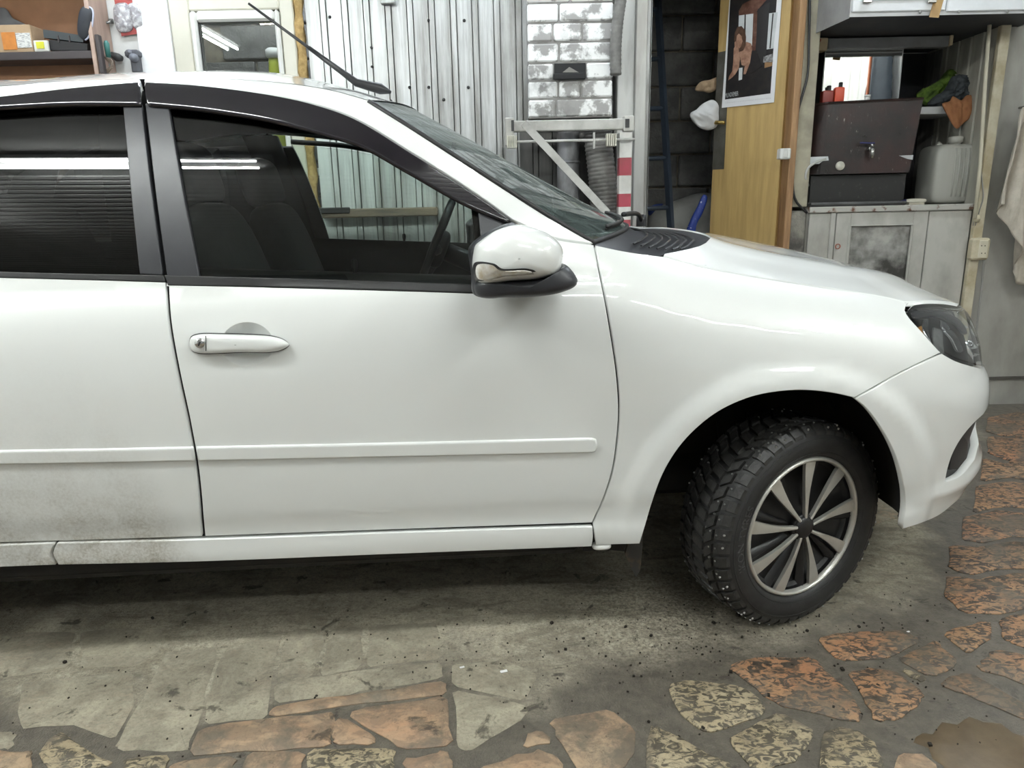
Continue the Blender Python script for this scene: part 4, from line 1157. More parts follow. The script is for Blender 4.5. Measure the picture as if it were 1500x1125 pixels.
# ---- arch liners, underbody, inner panels
DIRT = M('muddy_liner', (.045, .034, .024), .9, base2=(.012, .011, .010), nscale=22, bump=.8, bscale=70, bdist=.004, lo=.35, hi=.6)
for (cxw, sgn) in ((AX, -1), (AX, 1), (RX, -1), (RX, 1)):
    mb = MB(); rr = .372
    A = np.linspace(R(-6), R(190), 40); Y0, Y1 = .838, .40
    P = []
    for yy in (Y0, .80, .70, .55, Y1):
        k = rr if yy > .79 else rr+.012
        P.append([(cxw+k*math.cos(a), sgn*min(yy, float(Wf(cxw+k*math.cos(a), max(.26, AZ+k*math.sin(a))))-.016), max(.285, AZ+k*math.sin(a))) for a in A])
    mb.grid(np.array(P)); ln = mb.build('wheel_arch_liner', LINER, car, smooth=True)
    mb = MB(); c = (cxw, sgn*Y1, AZ); ring = [(cxw+rr*1.04*math.cos(a), sgn*Y1, max(.26, AZ+rr*1.04*math.sin(a))) for a in A]
    mb.add([c]+ring, [(0, i, i+1) for i in range(1, len(ring))]); mb.build('inner_wing', LINER, ln)
    if cxw == AX:
        P = []
        for yy in (.014, .03, .07):
            P.append([(cxw+(rr-.004)*math.cos(a), sgn*(float(Wf(cxw+rr*math.cos(a), AZ+rr*math.sin(a)))-yy), AZ+(rr-.004)*math.sin(a)) for a in np.linspace(R(-5), R(52), 12)])
        mb = MB(); mb.grid(np.array(P)); mb.build('muddy_edge', DIRT, ln, smooth=True)
        mb = MB(); mb.cyl((cxw-.02, sgn*.45, .30), (cxw+.0, sgn*.62, .29), .035, 12); mb.cyl((cxw+.02, sgn*.50, .32), (cxw-.02, sgn*.46, .62), .045, 12)
        mb.build('suspension_strut', LINER, ln, smooth=True)
mb = MB()
mb.box((-.62, 0, .27), (1.60, 1.52, .10), bev=.02); mb.box((AX, 0, .30), (1.0, .80, .16), bev=.02); mb.box((RX, 0, .36), (.9, .80, .20), bev=.02); mb.box((-2.36, 0, .33), (.3, 1.3, .14), bev=.02)
mb.box((.29, 0, .60), (.10, .8, .72)); mb.box((AX+.05, 0, .62), (.75, .78, .5)); mb.box((1.22, 0, .46), (.20, 1.1, .40)); mb.box((-1.75, 0, .62), (.9, .8, .5))
mb.build('underbody', LINER, car)
zb1, zb2 = hit([246], [404])[0], hit([742], [419])[0]
def belt(u): return zb1[1]+(zb2[1]-zb1[1])*(u-zb1[0])/(zb2[0]-zb1[0])
fds = [fd, rd]
for si, sgn in enumerate((-1, 1)):
    for (u0, u1, dd) in ((-.775, .205, fd), (-1.44, -.765, rd)):
        P = []
        U = np.linspace(u0, u1, 30)
        for t, dep in ((0, .018), (.25, .03), (.5, .045), (.75, .05), (.93, .045), (.985, .035), (1.0, .055), (1.0, .10), (.93, .12), (.5, .13), (0, .13)):
            row = []
            for u in U:
                zz = .30+(belt(u)+.012-.30)*t; q = P3(u, min(zz, .955))
                row.append((q[0], sgn*(q[1]-dep), zz))
            P.append(row)
        mb = MB(); mb.grid(np.array(P)); mb.build('door_trim', CABIN, dd[si], smooth=True)
    mb = MB(); sx = -.36
    mb.cyl((sx, sgn*.73, belt(sx)+.0), (sx, sgn*.73, belt(sx)+.035), .005, 8); mb.lathe([(0, .045), (.007, .042), (.008, .03), (.006, .02)], 10, (sx, sgn*.73, belt(sx))); mb.build('lock_knob', RUBBER, fd[si], smooth=True)
    # body pillar behind the doors
    P = []
    for zz in np.linspace(.30, 1.40, 14):
        q0 = P3(-.93+.10*(1.40-zz)/.45*.8, zz); row = []
        for dx, dep in ((-.02, .018), (.03, .018), (.11, .018), (.11, .06), (.03, .075), (-.02, .06)):
            row.append((q0[0]+dx, sgn*(q0[1]-dep), zz))
        P.append(row)
    mb = MB(); mb.grid(np.array(P)); mb.build('door_pillar', CABIN, car, smooth=True)
    # inner window frame: dark seal inside the roof rail
    c = edge3(sp((246, 150), (400, 162), (500, 186), (600, 242), (700, 305), (745, 333)))
    mb = MB(); mb.tube(c*np.array([1, -sgn, 1])+np.array([0, -sgn*.022, .012]), .010, 8); mb.build('frame_seal', RUBBER, fd[si], smooth=True)
    # front bulkhead strip between door and wing
    P = [[(x, sgn*(float(Wf(x, zz))-.03), zz) for x in np.linspace(.18, .30, 6)] for zz in np.linspace(.24, .93, 8)]
    mb = MB(); mb.grid(np.array(P)); mb.build('inner_sill_panel', LINER, car, smooth=True)
    P = [[(x, sgn*(float(Wf(x, zz))-.035), zz) for x in np.linspace(-1.46, .20, 14)] for zz in np.linspace(.25, .40, 4)]
    mb = MB(); mb.grid(np.array(P)); mb.build('inner_sill', LINER, car, smooth=True)
    P = [[(x, sgn*(float(Wf(x, min(zz, .95)))-.03), zz) for x in np.linspace(-2.30, -1.42, 12)] for zz in np.linspace(.68, 1.0, 6)]
    mb = MB(); mb.grid(np.array(P)); mb.build('inner_quarter', LINER, car, smooth=True)
# engine bay under the bonnet
P = [[(x, y, float(np.interp(x, [.25, .6, 1.0, 1.42], [.93, .93, .87, .74]))) for y in np.linspace(-1, 1, 8)*float(np.interp(x, [.25, .9, 1.40], [.60, .55, .25]))] for x in np.linspace(.25, 1.38, 10)]
mb = MB(); mb.grid(np.array(P)); mb.build('engine_cover', LINER, car)
# mud flap
mf = ptc(np.array([925., 941, 941, 938, 931, 916, 922]), np.array([775., 778, 800, 836, 846, 812, 790]), -.80)
mb = MB(); mb.prism(mf, (.004, .17, .006)); mb.build('mud_flap', M('muddy_rubber', (.018, .016, .013), .8, base2=(.10, .06, .028), nscale=30, lo=.5, hi=.75), car)
jk = ptc(np.array(881.), np.array(799.), -.80); mb = MB(); sq(mb, jk, (.05, .03, .018), .7); mb.build('sill_plug', PAINT, car, smooth=True)

# ---- cabin
mb = MB(); mb.box((-.75, 0, .33), (2.0, 1.40, .06)); mb.build('cabin_floor', CABIN, car)
for sgn in (-1, 1):
    st = empty('front_seat', (0, 0, 0), parent=car); y = sgn*.36
    mb = MB(); sq(mb, (-.42, y, .55), (.54, .50, .20), .45); mb.build('seat_cushion', FABRIC, st, smooth=True)
    mb = MB(); sq(mb, (-.74, y, .84), (.17, .50, .62), .45, rot=Matrix.Rotation(R(-16), 4, 'Y'), taper=.18); mb.build('seat_backrest', FABRIC, st, smooth=True)
    mb = MB(); sq(mb, (-.845, y, 1.215), (.11, .27, .17), .5, rot=Matrix.Rotation(R(-14), 4, 'Y')); mb.build('headrest', FABRIC, st, smooth=True)
    mb = MB()
    for q in (-.06, .06): mb.cyl((-.815, y+q, 1.09), (-.84, y+q, 1.20), .006, 8)
    mb.build('headrest_post', CHROME, st, smooth=True)
rs_ = empty('rear_bench', (0, 0, 0), parent=car)
mb = MB(); sq(mb, (-1.30, 0, .56), (.52, 1.25, .20), .3); mb.build('seat_cushion', FABRIC, rs_, smooth=True)
mb = MB(); sq(mb, (-1.62, 0, .88), (.18, 1.25, .62), .3, rot=Matrix.Rotation(R(-20), 4, 'Y')); mb.build('seat_backrest', FABRIC, rs_, smooth=True)
db = empty('dashboard', (0, 0, 0), parent=car)
prof = [(.50, .965), (.30, .955), (.12, .955), (.05, .94), (.02, .90), (.05, .70), (.10, .60), (.30, .50)]
P = [[(x, y, z+.0*y) for (x, z) in prof] for y in np.linspace(-.70, .70, 12)]
mb = MB(); mb.grid(np.array(P)); mb.build('dashboard_top', CABIN, db, smooth=True)
mb = MB(); sq(mb, (.08, .37, .97), (.20, .36, .08), .6); mb.build('instrument_hood', CABIN, db, smooth=True)
sw = empty('steering_wheel', (0, 0, 0), parent=car); ang = R(-24)
ctr = np.array([-.215, .37, .965]); ax1 = np.array([0, 1.0, 0]); ax2 = np.array([math.sin(-ang), 0, math.cos(ang)])
mb = MB(); mb.tube([ctr+.185*(math.cos(a)*ax1+math.sin(a)*ax2) for a in np.linspace(0, 2*math.pi, 40, endpoint=False)], .015, 10, closed=True); mb.build('steering_rim', BLACK, sw, smooth=True)
mb = MB(); nrm = np.cross(ax1, ax2)
for a in (0.0, math.pi, -math.pi/2): mb.tube([ctr+nrm*.02, ctr+.18*(math.cos(a)*ax1+math.sin(a)*ax2)], [.028, .016], 8)
sq(mb, ctr+nrm*.015, (.07, .17, .15), .6, rot=Matrix.Rotation(-ang, 4, 'Y')); mb.tube([ctr, ctr+np.array([.30, 0, -.13])], [.035, .045], 10); mb.build('steering_hub', BLACK, sw, smooth=True)
mir = pt(np.array(0.), np.array(0.), 0.)
mb = MB(); sq(mb, (-.14, 0, 1.27), (.03, .22, .06), .5); mb.tube([(-.13, 0, 1.27), (-.12, 0, 1.32)], .008, 6); mb.build('rear_view_mirror', BLACK, car, smooth=True)
# =================================================================== THINGS ALONG THE BACK WALL
def xl(px, py, Y): return pt(np.array(float(px)), np.array(float(py)), Y)
def one(mb, name, mat, label, cat, group=None, parent=None, smooth=False, flat_angle=None):
    return tag(mb.build(name, mat, parent, smooth=smooth, flat_angle=flat_angle), label, cat, group)
def wob(p, s, seed=0.0):
    p = p*s+seed
    return (np.sin(p[..., 0]*1.7+1.3*np.sin(p[..., 2]*1.1))+np.sin(p[..., 2]*2.3+1.7*np.sin(p[..., 0]*.9+p[..., 1]))+.6*np.sin((p[..., 0]+p[..., 2])*4.1+2*np.sin(p[..., 2]*1.9)))/2.6
def lump(name, px, Y, h, mat, parent=None, back=.03, amp=.01, fs=40, step=5, rings=14, pw=2.2, seed=0.0, aniso=None):
    "a soft rounded thing with the given outline at depth Y"
    c = crom(list(px), step, closed=True); o = pt(c[:, 0], c[:, 1], Y); cc = o.mean(0); rows = []
    for s in np.sin(np.linspace(.03, math.pi/2, rings)):
        q = cc+(o-cc)*s; q[:, 1] = Y-h*(1-s**pw)**(1/pw); rows.append(q)
    for s in np.sin(np.linspace(math.pi/2, .03, 6))[1:]:
        q = cc+(o-cc)*s; q[:, 1] = Y+back*(1-s**pw)**(1/pw); rows.append(q)
    rows = np.array(rows); w = wob(rows*(np.array(aniso) if aniso is not None else 1), fs, seed)
    rows[..., 1] -= amp*w*np.r_[np.ones(rings), np.zeros(5)][:, None]
    rows[..., 2] += amp*.25*wob(rows, fs*.7, seed+3)
    rows = np.concatenate([rows, rows[:, :1]], 1); mb = MB(); mb.grid(rows)
    ob = mb.build(name, mat, parent, smooth=True)
    bm = bmesh.new(); bm.from_mesh(ob.data); bmesh.ops.remove_doubles(bm, verts=bm.verts[:], dist=1e-5); bmesh.ops.recalc_face_normals(bm, faces=bm.faces[:]); bm.to_mesh(ob.data); bm.free()
    return ob

RUBBERB = M('black_rubber', (.012, .012, .012), .5)
# ---- profiled metal sheeting
def sheet_mat():
    t = NT('sooty_sheet_metal'); v = t.coord('Object'); vs = t.coord('Object', (9, 9, .55)); vf = t.coord('Object', (40, 40, 1.4))
    x, y, z = t.sep(v)
    soot = t.math('ADD', t.noise(vs, 1.6, 6, .7), t.math('MULTIPLY', t.ramp(t.math('MULTIPLY_ADD', x, .5), [(.0, 0.0), (.85, .34)]), 1.0))
    soot.node.inputs[1].links[0].from_node
    c = t.mix(t.ramp(soot, [(.45, 0.0), (.80, 1.0)]), (.66, .68, .68), (.24, .235, .22))
    c = t.mix(t.ramp(t.noise(vf, 2.0, 5, .75), [(.50, 0.0), (.80, .45)]), c, (.12, .115, .11))
    c = t.mix(t.ramp(t.noise(v, 2.2, 5, .6), [(.50, 0.0), (.75, .5)]), c, (.62, .63, .62))
    t.set(base=c, rough=.42, metal=.35); t.bump(t.noise(vf, 3, 4), .15, .002); return t.m
SHEETM = sheet_mat()
wb = bpy.data.objects['wall_back_sheeting']
per = .104; x_a, x_b = xd1+.035, XP(930, YW, 60); nper = int((x_b-x_a)/per)+1
def sheet_prof(n, off=0.0):
    pr = []
    for k in range(n):
        o = k*per
        pr += [(o, 0), (o+.066, 0), (o+.0665, .022), (o+.0715, .022), (o+.072, -.006), (o+.096, -.006), (o+.0965, .022), (o+.1015, .022), (o+.102, 0)]
    pr.append((n*per, 0)); return pr
k = 0
while k < nper:
    n = min(8, nper-k); pr = sheet_prof(n); y0 = YW-.006-.002*((k//8) % 2)
    P = [[(x_a+k*per+a, y0+b, z) for (a, b) in pr] for z in (0.0, ZC-.005)]
    mb = MB(); mb.grid(np.array(P)); mb.build('metal_sheet', SHEETM, wb); k += n
mb = MB()
for (a, b) in ((544, 70), (600, 128), (628, 128), (680, 30), (628, 30), (573, 148), (545, 98), (650, 146), (686, 128), (483, 25)):
    p = xl(a, b, YW-.008); mb.lathe([(0, -.006), (.006, -.005), (.008, 0)], 10, tuple(p), 'Y')
mb.build('sheet_screws', M('screw_dark', (.03, .03, .03), .5, .5), wb)
# charred sheet behind the flue
mb = MB(); pr = sheet_prof(5); xc0 = XP(762, YW-.03, 250); k_ = (XP(904, YW-.03, 250)-xc0)/(5*per)
mb.grid(np.array([[(xc0+a*k_, YW-.034+b*.8, z) for (a, b) in pr] for z in (0.0, ZP(832, 186, YW-.03))])); mb.build('charred_sheet', M('charred_metal', (.045, .044, .042), .6, .2, base2=(.10, .097, .09), nscale=5, stretch=(3, 3, .4)), wb)
# angle bracket near the ceiling
mb = MB(); p = xl(570, 0, YW-.02); bx(mb, p[0]-.04, p[0]+.03, YW-.04, YW-.012, p[2]-.02, p[2]+.25, .004); mb.build('wall_bracket', SHEETM, wb)
mb = MB(); pxbox(mb, 466, 305, 640, 318, YW-.10, .085, .006); ld = one(mb, 'wall_ledge', M('weathered_plank', (.22, .17, .12), .7, base2=(.10, .085, .07), nscale=14, stretch=(.3, 1, 2)), 'weathered wooden ledge on the metal sheeting, seen through the car window', 'ledge')
mb = MB(); pxbox(mb, 466, 304, 512, 313, YW-.108, .02, .004); mb.build('dark_strip', RUBBERB, ld)

# ---- plastic door
PVC = M('cream_plastic', (.66, .64, .55), .4, base2=(.60, .58, .49), nscale=3); PVW = M('white_plastic', (.78, .78, .74), .35, base2=(.72, .72, .69), nscale=3)
zt = ZP(345, 16, YW); zg = ZP(345, 31, YW-.03)
mb = MB(); bx(mb, xd0, XP(284, YW, 60), YW-.02, YW+.06, 0, 2.13, .006); bx(mb, XP(415, YW, 60), xd1-.02, YW-.02, YW+.06, 0, 2.13, .006); bx(mb, XP(284, YW, 60), XP(415, YW, 60), YW-.02, YW+.06, zt, 2.13, .006)
d1 = struct(mb.build('door_1', PVC), 'cream plastic door with a glazed upper half')
mb = MB(); sx0, sx1, sg0, sg1 = XP(284, YW, 60)+.003, XP(415, YW, 60)-.003, XP(296, YW, 70), XP(408, YW, 70)
bx(mb, sx0, sg0, YW-.035, YW+.04, .02, zt-.004, .01); bx(mb, sg1, sx1, YW-.035, YW+.04, .02, zt-.004, .01); bx(mb, sg0, sg1, YW-.035, YW+.04, zg, zt-.004, .01); bx(mb, sg0, sg1, YW-.035, YW+.04, .95, 1.05, .01); bx(mb, sg0, sg1, YW-.02, YW+.03, .02, .95, .004)
mb.build('door_sash', PVW, d1)
mb = MB(); bx(mb, sg0-.005, sg1+.005, YW, YW+.006, 1.04, zg+.005); mb.build('door_pane', glass_mat('door_glass', (.80, .82, .80), 1.6), d1)
mb = MB(); mb.tube([(sg0, YW-.012, 1.05), (sg0, YW-.012, zg), (sg1, YW-.012, zg), (sg1, YW-.012, 1.05)], .004, 5); mb.build('glazing_seal', RUBBERB, d1)
# foam along its edge
rows = []
for z in np.linspace(.2, ZC-.02, 50):
    rows.append([(xd1-.022+a+.006*math.sin(z*37+i)+.005*math.sin(z*83+2*i), YW-.012+b+.006*math.sin(z*51+3*i), z) for i, (a, b) in enumerate(((0, .03), (.002, .0), (.012, -.012), (.026, -.010), (.038, .0), (.04, .03)))])
mb = MB(); mb.grid(np.array(rows)); struct(mb.build('trim_1', M('foam_strip', (.52, .36, .15), .9, base2=(.34, .22, .08), nscale=40, bump=.8, bscale=160, bdist=.004), smooth=True), 'ragged yellow mounting foam beside the plastic door')

# ---- back rooms of breeze block
BLOCKM = M('breeze_block', (.17, .165, .155), .9, base2=(.10, .098, .092), nscale=9, bump=.9, bscale=70, bdist=.008)
MORT = M('mortar', (.24, .21, .16), .95, base2=(.15, .13, .10), nscale=20)
YB = 2.25
mb = MB(); bx(mb, -2.4, 2.6, YB+.015, YB+.1, 0, ZC); bwl = struct(mb.build('wall_far', MORT))
src = None; bw_, bh_ = .40, .20
for r_ in range(14):
    for c_ in range(-6, 6):
        x = c_*bw_+(r_ % 2)*.2+.08; z = r_*bh_+.10
        if x < -1.9 or x > 1.9 or z > ZC-.1: continue
        if src is None:
            mb = MB(); mb.box((0, 0, 0), (bw_-.013, .05, bh_-.013), bev=.007); src = mb.build('breeze_block', BLOCKM, bwl); o = src
        else: o = src.copy(); link(o, bwl)
        o.location = (x, YB+.012+rnd.uniform(-.006, .003), z)
mb = MB(); bx(mb, .55, .63, YW+.13, YB, 0, ZC); struct(mb.build('wall_light_block', BLOCKM))  # unseen wall added to keep the back-room lamplight out of the doorway
mb = MB(); bx(mb, 2.05, 2.6, 2.12, YB, 0, ZC); bx(mb, -2.4, -2.3, YW+.13, YB, 0, ZC); struct(mb.build('wall_far_side', BLOCKM))
mb = MB(); bx(mb, -1.7, -.6, 1.75, 2.1, 1.30, 1.34); sh2 = one(mb, 'storage_shelf', PVW, 'pale shelf behind the glass of the plastic door', 'shelf')
p = xl(396, 88, 1.85)
sb = empty('spray_bottle', (p[0], 1.92, 1.34)); tag(sb, 'yellow-green spray bottle with a white head behind the door glass', 'bottle')
zz = ZP(396, 86, 1.92)-1.34; zt2 = ZP(396, 71, 1.92)-1.34
mb = MB(); mb.lathe([(0, 0), (.042, .002), (.045, .02), (.045, zz*.6), (.035, zz*.9), (.030, zz)], 20); mb.build('bottle_body', M('lime_liquid', (.42, .46, .06), .3, base2=(.36, .40, .05)), sb, smooth=True)
mb = MB(); mb.lathe([(.030, zz), (.044, zz+.01), (.044, zt2-.01), (.03, zt2), (0, zt2)], 16); mb.build('spray_head', PVW, sb, smooth=True)

# ---- shelf at the left
WOODB = M('brown_fibreboard', (.26, .125, .060), .6, base2=(.20, .095, .045), nscale=5); SHD = M('dark_shelf_edge', (.060, .050, .052), .5); SIDEP = M('pinkish_veneer', (.46, .33, .27), .5, base2=(.38, .27, .22), nscale=8, stretch=(4, 4, .5))
YS = 1.13; xs = XP(128, YS, 40); zsf = ZP(60, 75, YS)
su_ = empty('wall_shelf_unit', (xs-.6, YS, .6)); tag(su_, 'brown wooden shelf unit with a dark shelf edge at the left', 'shelf unit')
def off(mb, e): 
    l = np.array(e.location); mb.V = [tuple(np.array(v)-l) for v in mb.V]; return mb
mb = MB(); bx(mb, xs-1.3, xs, YW-.02, YW-.004, .6, 2.5); off(mb, su_).build('back_panel', WOODB, su_)
mb = MB(); bx(mb, xs, xs+.02, YS, YW-.004, .6, 2.5, .002); off(mb, su_).build('side_panel', SIDEP, su_)
for z in (zsf, zsf+.36, zsf-.42, zsf-.8):
    mb = MB(); bx(mb, xs-1.3, xs-.001, YS+.004, YW-.022, z-.035, z, .003); off(mb, su_).build('shelf_board', SHD, su_)
zs = zsf+.001
def sbox(name, x0, y0, x1, y1, Y, dep, mat, label, cat, bev=.003, rz=0.0):
    a, b, c, d = pxrect(x0, y0, x1, y1, Y); mb = MB(); mb.box(((a+b)/2, Y+dep/2, (zs+d)/2), (b-a, dep, d-zs), bev=bev, rz=rz); return one(mb, name, mat, label, cat)
cb = sbox('cardboard_box', -8, 36, 46, 74, 1.15, .10, M('cardboard', (.46, .33, .21), .8, base2=(.40, .28, .17)), 'small cardboard box wrapped in orange tape on the shelf', 'box', rz=.0)
mb = MB(); pxbox(mb, 3, 47, 23, 73, 1.147, .004, .001); mb.build('orange_tape', M('orange_tape', (.60, .23, .05), .35, base2=(.5, .18, .04), nscale=30), cb)
mb = MB(); pxbox(mb, 24, 48, 45, 70, 1.147, .004, .001); mb.build('shipping_label', M('paper_label', (.72, .72, .70), .6, base2=(.35, .35, .35), nscale=60, stretch=(1, 1, 4), lo=.5, hi=.6), cb)
ob = lump('grey_pouch', [(-8, 15), (8, 12), (18, 26), (30, 32), (46, 42), (46, 75), (-8, 75)], 1.265, .01, M('grey_vinyl', (.10, .10, .105), .6), back=.02, amp=.003); tag(ob, 'grey vinyl pouch standing behind the cardboard box', 'pouch')
fc = empty('folding_case', (0, 0, 0)); tag(fc, 'flat black tool case lying tilted on the shelf', 'case')
c0 = pt(np.array([63., 122, 122, 64]), np.array([43., 52, 62, 55]), 1.16); mb = MB(); mb.prism(c0, (0, .10, 0), .004); mb.build('case_lid', M('slate_plastic', (.05, .06, .065), .45), fc)
c0 = pt(np.array([72., 128, 128, 72]), np.array([58., 64, 73.5, 73.5]), 1.16); c0[:, 2] = np.maximum(c0[:, 2], zs); mb = MB(); mb.prism(c0, (0, .10, 0), .004); mb.build('case_base', M('slate_black', (.018, .018, .02), .45), fc)
mb = MB()
for q in (84, 100): pxbox(mb, q, 52, q+2, 62, 1.156, .006)
mb.build('case_clip', SHD, fc)
zc = empty('zip_case', (0, 0, 0)); tag(zc, 'upright dark zip case with a pale blue edge leaning on the shelf side', 'case')
pl = [(118, 14), (124, 9), (134, 12), (136.5, 20), (131, 52), (125, 59), (117, 55), (114, 48)]
zo = lump('case_shell', pl, 1.14, .018, M('navy_fabric', (.022, .025, .032), .6), zc, back=.03, amp=.0, step=4)
c = crom([(124, 9), (134, 12), (136.5, 20), (131, 52), (125, 59)], 3); q = pt(c[:, 0], c[:, 1], 1.137); mb = MB(); mb.tube(q, .004, 6); mb.build('case_piping', M('pale_blue', (.55, .58, .72), .5), zc, smooth=True)
a = sbox('paper_packet', 49, 59, 70, 74, 1.14, .015, M('white_packet', (.75, .75, .70), .5), 'white packet with a yellow label on the shelf', 'packet'); mb = MB(); pxbox(mb, 53, 61, 64, 71, 1.136, .004); mb.build('yellow_label', M('yellow_print', (.68, .66, .05), .5), a)
# ---- things hung right of the shelf
yh_ = YW-.006
bp = empty('blister_pack', (0, 0, 0)); tag(bp, 'red-backed blister pack with small parts hanging on the white wall', 'package')
c0 = pt(np.array([166., 207, 215, 178]), np.array([-6., -6, 47, 53]), yh_-.012); mb = MB(); mb.prism(c0, (0, .004, 0)); mb.build('backing_card', M('red_card', (.40, .07, .06), .5, base2=(.30, .05, .05), nscale=20), bp)
BL = M('blister_plastic', (.30, .29, .31), .2, base2=(.60, .60, .62), nscale=45, lo=.45, hi=.6, coat=.6)
for pl in ([(168, 8), (186, 5), (194, 44), (178, 48), (172, 44)], [(189, 6), (203, 4), (211, 40), (199, 44), (194, 30)]):
    lump('blister', pl, yh_-.012, .022, BL, bp, back=.001, amp=.003, fs=90, step=3)
hk = empty('coat_hook', (0, 0, 0)); tag(hk, 'small metal hook screwed to the wall left of the blister pack', 'hook')
mb = MB(); mb.tube([xl(152, 29, YW-.01), xl(153, 34, YW-.03), xl(160, 33, YW-.035), xl(164, 30, YW-.01)], .006, 8); mb.build('hook_arm', M('dull_steel', (.28, .28, .27), .4, .8), hk, smooth=True)
mb = MB(); pxbox(mb, 158, 27, 165, 34, YW-.012, .012, .002); mb.build('hook_plate', M('dull_steel', (.28, .28, .27), .4, .8), hk)
hg = empty('heat_gun', (0, 0, 0)); tag(hg, 'dark grey handheld gun tool hung on the white wall', 'tool')
GR = M('gun_grey', (.085, .09, .105), .45)
mb = MB(); pxbox(mb, 181, 72, 202, 84, YW-.07, .06, .01); mb.build('gun_body', GR, hg, smooth=False)
mb = MB(); pxbox(mb, 190, 80, 203, 108, YW-.065, .05, .012); mb.build('gun_grip', GR, hg)
mb = MB(); mb.lathe([(0, -.02), (.018, -.018), (.02, 0)], 18, tuple(xl(197, 85, YW-.065)), 'Y'); mb.lathe([(0, -.015), (.012, -.012), (.014, 0)], 14, tuple(xl(190, 77, YW-.065)), 'Y'); mb.build('gun_dial', M('dial_grey', (.16, .17, .20), .35), hg, smooth=True)
bit = empty('black_adapter', (0, 0, 0)); tag(bit, 'small black adapter on the wall between screwdriver and gun', 'adapter')
mb = MB(); mb.tube([xl(163, 79, YW-.03), xl(172, 84, YW-.03), xl(179, 86, YW-.03)], [.012, .02, .012], 10); mb.build('adapter_body', BACKM, bit, smooth=True)
sd_ = empty('screwdriver', (0, 0, 0)); tag(sd_, 'screwdriver with a teal handle in the rack beside the shelf', 'screwdriver')
mb = MB(); mb.tube([xl(155, 60, 1.18), xl(156, 64, 1.18), xl(159, 84, 1.18)], [.008, .013, .011], 10); mb.build('handle', M('teal_plastic', (.05, .20, .18), .4), sd_, smooth=True)
mb = MB(); mb.tube([xl(159, 84, 1.18), xl(161, 100, 1.18)], .004, 6); mb.build('shaft', M('dull_steel', (.28, .28, .27), .4, .8), sd_)
mb = MB(); pxbox(mb, 142, 50, 148, 108, 1.12, .03, .003); one(mb, 'tool_rack', SHD, 'dark strip of the tool rack on the shelf side', 'rack')
mb = MB()
for s_ in range(4): mb.tube(crom([xl(153+s_*2, 84+s_*2, 1.16), xl(165, 90+3*s_, 1.15), xl(160-s_*3, 104, 1.15), xl(152+3*s_, 110, 1.16)], .02), .004, 6)
one(mb, 'cable_bundle', M('brown_cable', (.16, .12, .09), .5), 'tangle of brown cables hanging below the screwdriver', 'cable', smooth=True)

# ---- brick stack
BRICK = NT('flaking_white_brick'); v = BRICK.coord('Object'); oi = BRICK.new('ShaderNodeObjectInfo'); vv = BRICK.new('ShaderNodeVectorMath', operation='ADD'); BRICK.l.new(v, vv.inputs[0]); BRICK.l.new(oi.outputs['Location'], vv.inputs[1])
nn = BRICK.noise(vv.outputs[0], 11, 6, .62); c = BRICK.mix(BRICK.ramp(nn, [(.49, 0.0), (.56, 1.0)]), (.84, .84, .83), (.34, .33, .32))
c = BRICK.mix(BRICK.ramp(BRICK.noise(vv.outputs[0], 4, 5, .6), [(.55, 0.0), (.78, .8)]), c, (.07, .07, .07)); BRICK.set(base=c, rough=.85); BRICK.bump(nn, .6, .006); BRICK = BRICK.m
YBK = 1.12; bx0, bx1 = XP(772, YBK, 90), XP(899, YBK, 90); zb0 = ZP(836, 172, YBK)
bs = empty('brick_stack', ((bx0+bx1)/2, YBK+.1, zb0)); tag(bs, 'stack of flaking white-painted bricks on the steel beam, with a soot niche', 'brickwork')
mb = MB(); bx(mb, bx0+.006, bx1-.006, YBK+.012, YW-.02, zb0, ZC-.01); off(mb, bs).build('mortar_core', M('grey_mortar', (.34, .33, .32), .9, base2=(.22, .21, .2), nscale=12), bs)
zr = [172, 144, 117, 91, 61, 32, 3, -26, -56, -86]; W = bx1-bx0
pats = [(0, .33, 1), (0, .36, .62, 1), (0, .33, .70, 1), (0, .37, .98, 1), (0, .30, .64, 1), (0, .37, 1), (0, .5, 1), (0, .33, .7, 1), (0, .4, 1)]
nz0, nz1 = ZP(836, 116, YBK), ZP(836, 91, YBK); nx0, nx1 = XP(812, YBK, 100), XP(858, YBK, 100)
for i in range(len(zr)-1):
    za, zb_ = ZP(836, zr[i], YBK), min(ZC-.012, ZP(836, zr[i+1], YBK))
    cuts = [bx0+W*f for f in pats[i]] if i != 2 else None
    spans = list(zip(cuts[:-1], cuts[1:])) if cuts else [(bx0, nx0), (nx1, bx1)]
    for (a, b) in spans:
        if b-a < .02: continue
        mb = MB(); d = rnd.uniform(0, .006); cx_, cz_ = (a+b)/2, (za+zb_)/2
        mb.box((0, 0, 0), (b-a-.009, .10, zb_-za-.010), bev=.006); o = mb.build('brick', BRICK, bs)
        o.location = (cx_-bs.location[0], YBK+d+.05-bs.location[1], cz_-bs.location[2])
mb = MB(); bx(mb, nx0, nx1, YBK+.004, YBK+.012, nz0+.008, nz1-.004); off(mb, bs).build('niche_box', M('soot_black', (.008, .008, .009), .7), bs)
mb = MB(); c0 = pt(np.array([824., 834, 848]), np.array([106., 98, 106]), YBK+.002); mb.prism(c0, (0, .003, 0)); off(mb, bs).build('niche_flap', M('ash_grey', (.22, .21, .19), .7), bs)
mb = MB(); pxbox(mb, 811, 107, 858, 116, YBK-.012, .02, .003); off(mb, bs).build('niche_lip', M('soot_black', (.008, .008, .009), .7), bs)

